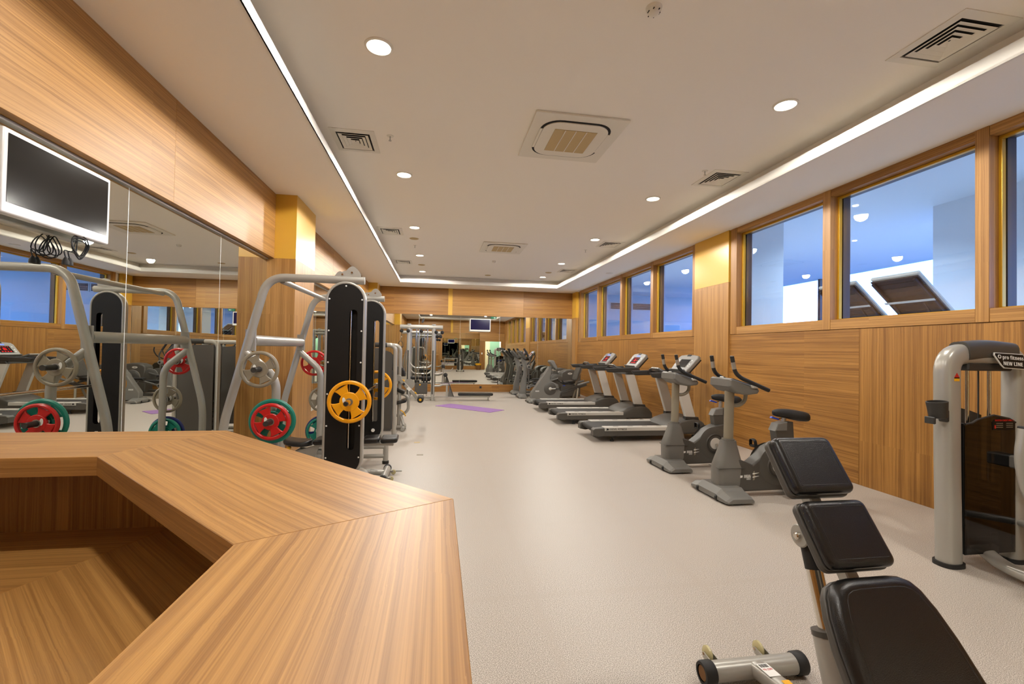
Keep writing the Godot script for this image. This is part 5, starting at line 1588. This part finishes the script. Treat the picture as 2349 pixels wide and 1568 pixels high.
# ------------------------------------------------------------------ press machine and incline bench in the foreground
func build_press_machine() -> void:
	var t := thing("chest_press_machine", "silver arched chest press machine with black sign beside the window wall", "gym machine", V(3.98, 0, -2.74))
	obj("arch_frame", MB.new().tube(bend([V(-0.29, 0.02, 0), V(-0.305, 0.8, 0), V(-0.31, 1.53, 0), V(0.31, 1.53, 0), V(0.305, 0.8, 0), V(0.29, 0.02, 0)], 0.14, 8), 0.075, 24, 0.062, V(0, 0, 1), 2.7), M.silver_paint, t)
	for e in [-1.0, 1.0]:
		obj("post_foot", MB.new().tube([V(e * 0.29, 0, 0), V(e * 0.29, 0.03, 0)], 0.092, 24, 0.075, V(0, 0, 1), 2.6), M.black_rubber, t)
		obj("guide_rod", MB.new().tube([V(e * 0.1, 0.1, -0.02), V(e * 0.1, 1.5, -0.02)], 0.0125, 12), M.chrome, t)
	var cap := obj("top_cover", MB.new().tube(bend([V(-0.2, 1.545, 0), V(0, 1.565, 0), V(0.24, 1.545, 0)], 0.2, 6), 0.077, 20, 0.072, V(0, 0, 1), 2.8), M.charcoal_plastic, t)
	obj("cover_underside", MB.new().box(V(0.02, 1.44, 0.0), V(0.4, 0.06, 0.09), 0.01), M.dark_plastic, cap)
	var sf := fr(V(0.125, 1.485, 0.088), V(1, -0.05, 0), V(0, 1, -0.12))
	var sign_p := P2([[-0.135, 0.055], [0.12, 0.058], [0.135, 0.03], [0.13, -0.045], [0.115, -0.055], [-0.06, -0.055], [-0.085, -0.035], [-0.14, 0.035]])
	var sg := obj("sign_plate", MB.new().prism(sign_p, -0.006, 0.004, sf, 0.002), M.sticker_white, t)
	obj("sign_face", MB.new().prism(MB.inset(sign_p if not Geometry2D.is_polygon_clockwise(sign_p) else reversed(sign_p), 0.005), 0.004, 0.0055, sf), M.black_panel, sg)
	text("pro fitness", 0.03, M.sticker_white, sf * Transform3D(Basis(), V(0.022, 0.024, 0.0056)), sg, true)
	text("NEW LINE", 0.03, M.sticker_white, sf * Transform3D(Basis(), V(0.018, -0.02, 0.0056)), sg, true)
	obj("logo_ring", MB.new().tube(hexa(sf, V(-0.098, 0.027, 0.0058), 0.013), 0.003, 6, -1, Vector3.UP, 2.0, true), M.sticker_white, sg)
	obj("cable", MB.new().tube([V(0.0, 0.6, -0.02), V(0.0, 1.47, -0.02)], 0.005, 8), M.black_rubber, t)
	# smoked shields front and back
	var sh := P2([[-0.225, 0.09], [0.225, 0.09], [0.225, 1.03], [0.17, 1.06], [0.03, 1.085], [-0.11, 1.055], [-0.16, 1.03], [-0.225, 1.02]])
	obj("front_shield", MB.new().prism(sh, 0.05, 0.055), M.smoked_shield, t)
	obj("rear_shield", MB.new().prism(P2([[-0.06, 0.09], [0.225, 0.09], [0.225, 1.06], [0.1, 1.1], [-0.06, 1.13]]), -0.16, -0.155), M.smoked_shield, t)
	obj("shield_edge", MB.new().tube([V(-0.225, 1.025, 0.054), V(-0.16, 1.033, 0.054), V(-0.11, 1.058, 0.054), V(0.03, 1.088, 0.054), V(0.17, 1.063, 0.054), V(0.225, 1.035, 0.054)], 0.008, 8), M.dark_plastic, t)
	obj("shield_post", MB.new().box(V(-0.21, 0.56, 0.0), V(0.03, 0.94, 0.1), 0.005), M.black_panel, t)
	obj("shield_post", MB.new().box(V(0.205, 0.45, 0.0), V(0.035, 0.7, 0.1), 0.005), M.black_panel, t)
	for k in 16:
		obj("weight", MB.new().box(V(0, 0.14 + k * 0.028, -0.07), V(0.34, 0.025, 0.12), 0.003), M.black_panel, t)
	var pp := P2([[0.02, 0.98], [0.21, 0.98], [0.215, 1.045], [0.15, 1.068], [0.07, 1.07], [0.015, 1.04]])
	var pl := obj("placard", MB.new().prism(pp, 0.056, 0.06), M.black_panel, t)
	text("SEATED CHEST PRESS", 0.014, M.signal_red, Transform3D(Basis(), V(0.118, 1.052, 0.0605)), pl, true)
	for k in 6:
		obj("caption_line", MB.new().box(V(0.075 + 0.09 * (k % 2), 1.03 - 0.014 * (k / 2), 0.0605), V(0.06, 0.004, 0.001)), M.plate_grey, pl)
	obj("figure_mark", MB.new().box(V(0.035, 1.005, 0.0605), V(0.012, 0.024, 0.001)), M.signal_red, pl)
	# sticker and cup holder on the left post
	var st := obj("warning_sticker", MB.new().box(V(-0.305, 1.345, 0.0625), V(0.045, 0.02, 0.002)), M.signal_yellow, t)
	obj("sticker_triangle", MB.new().prism(P2([[-0.328, 1.36], [-0.282, 1.36], [-0.305, 1.395]]), 0.0615, 0.0635), M.signal_red, st)
	obj("sticker_band", MB.new().box(V(-0.305, 1.358, 0.0628), V(0.044, 0.008, 0.0015)), M.black_panel, st)
	var cup := obj("cup_holder", MB.new().lathe([Vector2(0.045, 1.02), Vector2(0.052, 1.022), Vector2(0.062, 1.135), Vector2(0.056, 1.137), Vector2(0.046, 1.028), Vector2(0.0, 1.028), Vector2(0.0, 1.02), Vector2(0.045, 1.02)], 28, Transform3D(Basis(V(0, 0, 1), 0.12), V(-0.312, 0.06, 0.04))), M.dark_plastic, t)
	obj("cup_bracket", MB.new().box(V(-0.375, 1.085, 0.03), V(0.03, 0.09, 0.06), 0.008), M.dark_plastic, cup)
	obj("phone_lip", MB.new().box(V(-0.505, 1.055, 0.04), V(0.018, 0.05, 0.07), 0.005), M.dark_plastic, cup)
	# base rail, press arm and seat that continue towards the right
	obj("base_rail", MB.new().tube(bend([V(0.06, 0.09, -0.05), V(-0.1, 0.065, 0.2), V(-0.1, 0.06, 0.55), V(0.12, 0.06, 1.0)], 0.2, 6), 0.05, 16, 0.032, Vector3.UP, 3.0), M.silver_paint, t)
	obj("rail_label", MB.new().box(V(-0.11, 0.093, 0.28), V(0.05, 0.002, 0.09)), M.sticker_white, t)
	obj("rail_foot", MB.new().tube([V(-0.14, 0.04, 1.0), V(0.5, 0.04, 1.0)], 0.04, 14), M.silver_paint, t)
	obj("press_arm", MB.new().tube(bend([V(-0.22, 1.05, 0.39), V(-0.255, 0.86, 0.39), V(-0.21, 0.62, 0.4), V(-0.1, 0.42, 0.46), V(0.1, 0.3, 0.5)], 0.12, 6), 0.036, 16), M.silver_paint, t)
	obj("arm_plug", MB.new().lathe(puck(0.036, 0.02), 16, Transform3D(Basis(), V(-0.22, 1.055, 0.39))), M.black_rubber, t)
	obj("arm_crank", MB.new().box(V(0.22, 0.75, 0.12), V(0.1, 0.09, 0.16), 0.01), M.grey_plastic, t)
	obj("seat_post", MB.new().tube([V(0.1, 0.06, 0.75), V(0.12, 0.42, 0.75)], 0.035, 14), M.silver_paint, t)
	obj("seat_pad", MB.new().prism(rrect(0.34, 0.42, 0.06, 4), 0.0, 0.06, fr(V(0.14, 0.42, 0.75), V(1, 0, 0), V(0, 0, -1)), 0.02, 3), M.black_leather, t)
	obj("seat_link", MB.new().tube(bend([V(0.1, 0.3, 0.5), V(0.2, 0.26, 0.4), V(0.26, 0.3, 0.1), V(0.28, 0.3, 0.0)], 0.08), 0.026, 12), M.silver_paint, t)

func reversed(a: PackedVector2Array) -> PackedVector2Array:
	var r := a.duplicate()
	r.reverse()
	return r

func hexa(f: Transform3D, c: Vector3, r: float) -> Array:
	var a := []
	for k in 6:
		a.append(f * (c + V(cos(TAU * k / 6), sin(TAU * k / 6), 0) * r))
	return a

func build_incline_bench() -> void:
	# pads climb away from the viewer; local origin on the floor under the wheeled foot
	var t := thing("incline_bench", "black padded incline bench with silver frame and wheeled foot", "bench", V(1.5, 0, -1.9))
	var u := V(0, -0.80, 0.60).normalized()     # down the pads
	var f := fr(V(0, 1.165, 0.235), V(1, 0, 0), -u)   # x across, y up the slope, z out of the leather
	var n := f.basis.z
	var pads := [[0.0, 0.235, 0.265, 0.27], [0.262, 0.50, 0.27, 0.275]]
	for p in pads:
		var q := rrect(p[2], p[1] - p[0], 0.03, 5)
		var xf := f * Transform3D(Basis(), V(0, -(p[0] + p[1]) / 2, 0))
		var pd := obj("upper_pad", MB.new().prism(q, -0.052, 0.0, xf, 0.024, 5), M.black_leather, t)
		obj("pad_board", MB.new().prism(rrect(p[2] + 0.006, p[1] - p[0] + 0.006, 0.03, 5), -0.075, -0.045, xf, 0.008, 2), M.charcoal_plastic, pd)
		var seam := []
		for a in MB.inset(rrect(p[2], p[1] - p[0], 0.03, 5), 0.028):
			seam.append(xf * V(a.x, a.y, -0.0012))
		obj("pad_seam", MB.new().tube(seam, 0.0022, 6, -1, Vector3.UP, 2.0, true), M.black_leather, pd)
	# long pad, rounded at its upper end and widening
	var lp := PackedVector2Array()
	for s in [[0.0, 0.075], [0.004, 0.115], [0.02, 0.152], [0.05, 0.176], [0.11, 0.198], [0.2, 0.215], [0.32, 0.225], [0.48, 0.226], [0.62, 0.215], [0.72, 0.19], [0.76, 0.15], [0.775, 0.09]]:
		lp.append(Vector2(s[1], -s[0]))
	for k in range(lp.size() - 1, -1, -1):
		lp.append(Vector2(-lp[k].x, lp[k].y))
	var lx := f * Transform3D(Basis(), V(0, -0.525, 0.0))
	var ld := obj("long_pad", MB.new().prism(lp, -0.068, 0.0, lx, 0.034, 6), M.black_leather, t)
	obj("pad_board", MB.new().prism(lp, -0.085, -0.055, lx, 0.008, 2), M.charcoal_plastic, ld)
	var seam2 := []
	for a in MB.inset(reversed(lp), 0.04):
		seam2.append(lx * V(a.x, a.y, -0.001))
	obj("pad_seam", MB.new().tube(seam2, 0.0022, 6, -1, Vector3.UP, 2.0, true), M.black_leather, ld)
	obj("pad_rail", MB.new().box(V(0, -0.62, -0.105), V(0.05, 1.2, 0.05), 0.005, f), M.silver_paint, t)
	# telescopic post with hinge cheek
	var pb := V(0, 0.75, 0.275)
	var base := V(0, 0.12, 0.47)
	var mid := base.lerp(pb, 0.49)
	obj("post_sleeve", MB.new().tube([base, mid], 0.054, 22), M.silver_paint, t)
	obj("sleeve_cap", MB.new().tube([mid, mid + (pb - base).normalized() * 0.02], 0.056, 22), M.charcoal_plastic, t)
	obj("chrome_post", MB.new().tube([mid, base.lerp(pb, 0.86)], 0.03, 18), M.chrome, t)
	obj("post_collar", MB.new().tube([base.lerp(pb, 0.84), pb], 0.032, 16), M.black_rubber, t)
	for e in [-1.0, 1.0]:
		obj("hinge_cheek", MB.new().lathe(puck(0.045, 0.008), 22, axis_x(pb + V(e * 0.04, 0.02, 0))), M.silver_paint, t)
		obj("hinge_bolt", MB.new().lathe(puck(0.014, 0.02), 12, axis_x(pb + V(e * 0.05, 0.02, 0))), M.chrome, t)
	obj("hinge_plate", MB.new().prism(P2([[0.25, 0.73], [0.25, 0.79], [0.33, 0.86], [0.38, 0.78]]), -0.03, 0.03, Transform3D(Basis(V(0, 0, 1), V(0, 1, 0), V(-1, 0, 0)), Vector3.ZERO), 0.004), M.silver_paint, t)
	# floor frame
	obj("stem", MB.new().tube(bend([V(-0.03, 0.06, 0), V(0.0, 0.085, 0.3), V(0, 0.12, 0.5), V(0, 0.12, 1.2)], 0.15), 0.04, 16, 0.032, Vector3.UP, 3.2), M.silver_paint, t)
	obj("front_foot", MB.new().tube([V(-0.25, 0.052, 0), V(0.19, 0.052, 0)], 0.044, 22), M.silver_paint, t)
	for s in [[-0.29, -0.235], [0.175, 0.23]]:
		obj("foot_cap", MB.new().lathe([Vector2(0.034, 0.0), Vector2(0.046, 0.0), Vector2(0.05, 0.008), Vector2(0.05, s[1] - s[0] - 0.006), Vector2(0.046, s[1] - s[0]), Vector2(0.034, s[1] - s[0])], 24, axis_x(V(s[0], 0.052, 0))), M.black_rubber, t)
	obj("tube_bore", MB.new().lathe(puck(0.034, 0.05), 20, axis_x(V(-0.262, 0.052, 0))), M.bin_brown, t)
	for x in [-0.2, 0.07]:
		var fk := obj("caster_fork", MB.new().prism(P2([[-0.01, 0.035], [0.055, 0.055], [0.06, 0.075], [0.045, 0.08], [-0.01, 0.075]]), -0.022, -0.018, fr(V(x, 0, -0.045), V(0, 0, -1), V(0, 1, 0))), M.satin_steel, t)
		obj("fork_cheek", MB.new().prism(P2([[-0.01, 0.035], [0.055, 0.055], [0.06, 0.075], [0.045, 0.08], [-0.01, 0.075]]), 0.018, 0.022, fr(V(x, 0, -0.045), V(0, 0, -1), V(0, 1, 0))), M.satin_steel, fk)
		obj("caster", MB.new().lathe([Vector2(0.01, -0.012), Vector2(0.028, -0.012), Vector2(0.036, -0.005), Vector2(0.036, 0.005), Vector2(0.028, 0.012), Vector2(0.01, 0.012)], 22, axis_x(V(x, 0.068, -0.095))), M.clear_caster, t)
		obj("axle", MB.new().lathe(puck(0.01, 0.052), 10, axis_x(V(x, 0.068, -0.095))), M.chrome, t)
	var sl := fr(V(-0.022, 0.1, 0.085), V(1, 0, 0), V(0, -0.08, -1))
	var lab := obj("barcode_label", MB.new().box(V(0, 0, 0), V(0.055, 0.09, 0.002), 0, sl), M.sticker_white, t)
	for k in 9:
		obj("barcode_line", MB.new().box(V(-0.018 + k * 0.0045, 0.028, 0.0014), V(0.0018 if k % 3 else 0.003, 0.022, 0.001), 0, sl), M.vent_dark, lab)
	text("YX-200", 0.012, M.signal_red, sl * Transform3D(Basis(), V(0, 0.002, 0.0012)), lab)
	obj("yellow_sticker", MB.new().box(V(-0.012, 0.115, 0.185), V(0.035, 0.002, 0.028)), M.signal_yellow, t)
	obj("rear_foot", MB.new().tube([V(-0.26, 0.05, 1.2), V(0.26, 0.05, 1.2)], 0.044, 20), M.silver_paint, t)
	obj("rear_leg", MB.new().tube([V(0, 0.12, 1.16), V(0, 0.05, 1.2)], 0.035, 12), M.silver_paint, t)
	obj("seat_stem", MB.new().tube([V(0, 0.12, 0.82), f * V(0, -1.15, -0.11)], 0.035, 14), M.silver_paint, t)

# ------------------------------------------------------------------ televisions, mat and the rest
func television(at: Vector3, w: float, h: float, turn: float, label: String, screen: Material) -> Node3D:
	# faces local +z
	var t := thing("television", label, "television", at, turn)
	obj("casing", MB.new().prism(rrect(w, h, 0.012, 3), -0.06, 0.0, Transform3D(), 0.01, 3), M.tv_white, t)
	obj("screen", MB.new().box(V(0, 0.016, 0.0005), V(w - 0.055, h - 0.085, 0.004)), screen, t)
	obj("wall_bracket", MB.new().box(V(0, 0, -0.08), V(0.22, 0.22, 0.03), 0.003), M.satin_steel, t)
	return t

func build_small_things() -> void:
	var tv := television(V(-2.252, 2.395, -3.115), 0.78, 0.45, PI / 2, "white framed television mounted before the wall mirror, with dangling plug leads", M.tv_glass)
	obj("mount_arm", MB.new().box(V(0, 0, -0.1), V(0.1, 0.1, 0.01)), M.satin_steel, tv)
	var cb := MB.new()
	for k in 5:
		var lp := []
		var c := V(0.19 - k * 0.012, -0.285 - 0.012 * (k % 3), -0.04 + 0.01 * k)
		for j in 20:
			var a := TAU * j / 20
			lp.append(c + V(cos(a) * (0.05 + 0.004 * k), sin(a) * (0.06 + 0.006 * (k % 2)), sin(a * 2) * 0.01))
		cb.tube(lp, 0.0035, 6, -1, V(0, 0, 1), 2.0, true)
	obj("coiled_lead", cb, M.black_rubber, tv)
	for s in [[0.09, -0.05], [0.06, -0.03]]:
		obj("loose_lead", MB.new().tube(bend([V(0.16, -0.22, -0.03), V(s[0] + 0.05, -0.34, -0.02), V(s[0] - 0.02, -0.33, -0.02), V(s[0], -0.38, -0.02)], 0.03, 5), 0.0035, 6), M.black_rubber, tv)
		obj("plug", MB.new().lathe([Vector2(0, -0.42), Vector2(0.018, -0.42), Vector2(0.018, -0.4), Vector2(0.006, -0.375), Vector2(0, -0.375)], 12, Transform3D(Basis(), V(s[0], 0, -0.02))), M.black_rubber, tv)
	var tb := television(V(1.44, 2.345, -15.72), 0.725, 0.44, 0.0, "white framed television with blue screen hung before the end mirror", M.tv_blue)
	obj("ceiling_rod", MB.new().box(V(0, 0.1, -0.125), V(0.1, 0.1, 0.11)), M.satin_steel, tb)

	# purple mat
	var mt := V(0.81, 0.004, -11.55)
	var f := fr(mt, V(1.3, 0, 1.305), V(-0.32, 0, 0.52).cross(V(0, 1, 0)).cross(V(0, 1, 0)) * -1.0)
	f = Transform3D(Basis(V(1.3, 0, 1.305).normalized(), V(1.305, 0, -1.3).normalized(), V(0, 1, 0)), mt)
	tag(obj("exercise_mat", MB.new().prism(rrect(1.84, 0.6, 0.03, 4), -0.004, 0.005, f, 0.002), M.mat_purple, self), "purple exercise mat lying flat on the open floor", "mat")

	# sockets
	for s in [[V(1.51, 0.16, ZB + 0.004), 0.0, "small dark wall socket in the skirting under the end mirror"], [V(4.884, 0.235, -5.25), -PI / 2, "small dark wall socket low on the timber beside the bikes"]]:
		var t := thing("wall_socket", s[2], "socket", s[0], s[1])
		obj("cover_plate", MB.new().box(V(0, 0, 0), V(0.085, 0.085, 0.008), 0.002), M.bronze_mullion, t)
		obj("socket_face", MB.new().box(V(0, 0, 0.005), V(0.045, 0.045, 0.004), 0.001), M.black_panel, t)
	var ad := thing("plug_adapter", "small clear plug-in box on the timber wall behind the bikes", "adapter", V(4.87, 0.42, -5.75), -PI / 2)
	obj("housing", MB.new().box(V(0, 0, 0), V(0.09, 0.13, 0.03), 0.006), M.tv_white, ad)
	obj("wire_loop", MB.new().tube(bend([V(0.04, 0.04, 0.02), V(0.09, 0.03, 0.03), V(0.09, -0.05, 0.03), V(0.04, -0.05, 0.02)], 0.03, 5), 0.005, 6), M.tv_white, ad)
	for s in [[V(2.72, 0, -12.1), M.vent_dark, "thin dark strip of tape on the floor beside the ellipticals"], [V(0.66, 0, -12.75), M.grille_tan, "thin tan floor plate beyond the purple mat"], [V(-0.3, 0, -7.35), M.grille_tan, "small tan floor plate by the leg curl machine"], [V(-0.22, 0, -6.5), M.plate_grey, "small brass-grey floor plate near the smith machine"]]:
		tag(obj("floor_plate", MB.new().box(s[0] + V(0, 0.002, 0), V(0.09, 0.003, 0.07), 0.001), s[1], self), s[2], "floor plate")
	# thin wire hanging at the back corner
	tag(obj("hanging_wire", MB.new().tube(bend([V(-1.95, YS, -15.1), V(-1.97, 3.3, -15.1), V(-1.9, 2.9, -15.1), V(-1.93, 2.6, -15.1)], 0.1, 4), 0.006, 6), M.fitting_white, self), "thin pale wire hanging from the ceiling in the far mirror-side corner", "wire")

	# things by the wall behind the camera, seen in the end mirror
	var bn := thing("waste_bin", "brown waste bin with a yellow bag by the open doorway", "bin", V(2.95, 0, 1.2))
	obj("bucket", MB.new().lathe([Vector2(0, 0), Vector2(0.15, 0), Vector2(0.19, 0.42), Vector2(0.18, 0.42), Vector2(0.14, 0.02), Vector2(0, 0.02)], 24), M.bin_brown, bn)
	obj("bag_rim", MB.new().lathe([Vector2(0.18, 0.34), Vector2(0.2, 0.34), Vector2(0.205, 0.46), Vector2(0.17, 0.46), Vector2(0.18, 0.34)], 24), M.signal_yellow, bn)
	var rk := thing("dumbbell_rack", "two-shelf grey dumbbell rack before the mirror behind the counter", "rack", V(0.95, 0, 1.15))
	for e in [-1.0, 1.0]:
		obj("leg", MB.new().box(V(e * 0.45, 0.42, 0.1), V(0.05, 0.84, 0.05), 0.005), M.silver_paint, rk)
		obj("foot", MB.new().box(V(e * 0.45, 0.03, -0.02), V(0.06, 0.06, 0.4), 0.008), M.silver_paint, rk)
	for y in [0.5, 0.8]:
		for z in [-0.09, 0.07]:
			obj("shelf_rail", MB.new().box(V(0, y, z), V(0.9, 0.04, 0.035), 0.004), M.silver_paint, rk)
		obj("shelf_bracket", MB.new().box(V(-0.44, y - 0.02, 0.0), V(0.03, 0.04, 0.2)), M.silver_paint, rk)
		obj("shelf_bracket", MB.new().box(V(0.44, y - 0.02, 0.0), V(0.03, 0.04, 0.2)), M.silver_paint, rk)
	var first: Node3D
	for k in 10:
		var at := V(0.95 - 0.34 + (k % 5) * 0.17, 0.577 + (k / 5) * 0.3, 1.14)
		var lb := "black dumbbell on the upper shelf of the dumbbell rack" if k >= 5 else "black dumbbell on the lower shelf of the dumbbell rack"
		if k == 0:
			first = thing("dumbbell", lb, "dumbbell", at, 0.0, "dumbbells on the rack")
			obj("handle", MB.new().tube([V(0, 0, -0.1), V(0, 0, 0.1)], 0.015, 10), M.chrome, first)
			for e in [-1.0, 1.0]:
				obj("head", MB.new().lathe(puck(0.055, 0.07, 0.01), 14, axis_z(V(0, 0, e * 0.11))), M.black_rubber, first)
		else:
			dup(first, at, lb)
	var ex := thing("exit_sign", "small green exit sign on the end wall beside the hung television", "sign", V(1.93, 2.63, ZB + 0.01))
	obj("sign_box", MB.new().box(V(0, 0, 0), V(0.2, 0.075, 0.02), 0.003), M.sign_green, ex)
	obj("arrow", MB.new().prism(P2([[0.0, -0.008], [0.04, -0.008], [0.04, -0.022], [0.075, 0.0], [0.04, 0.022], [0.04, 0.008], [0.0, 0.008]]), 0.01, 0.0112), M.sticker_white, ex)
	var sw := thing("light_switch", "small white wall switch on the timber beside the open doorway", "switch", V(3.22, 1.2, ZF - 0.006))
	obj("cover_plate", MB.new().box(V(0, 0, 0), V(0.09, 0.13, 0.01), 0.002), M.sticker_white, sw)
	obj("rocker", MB.new().box(V(0, 0, -0.007), V(0.045, 0.06, 0.006), 0.001), M.fitting_white, sw)
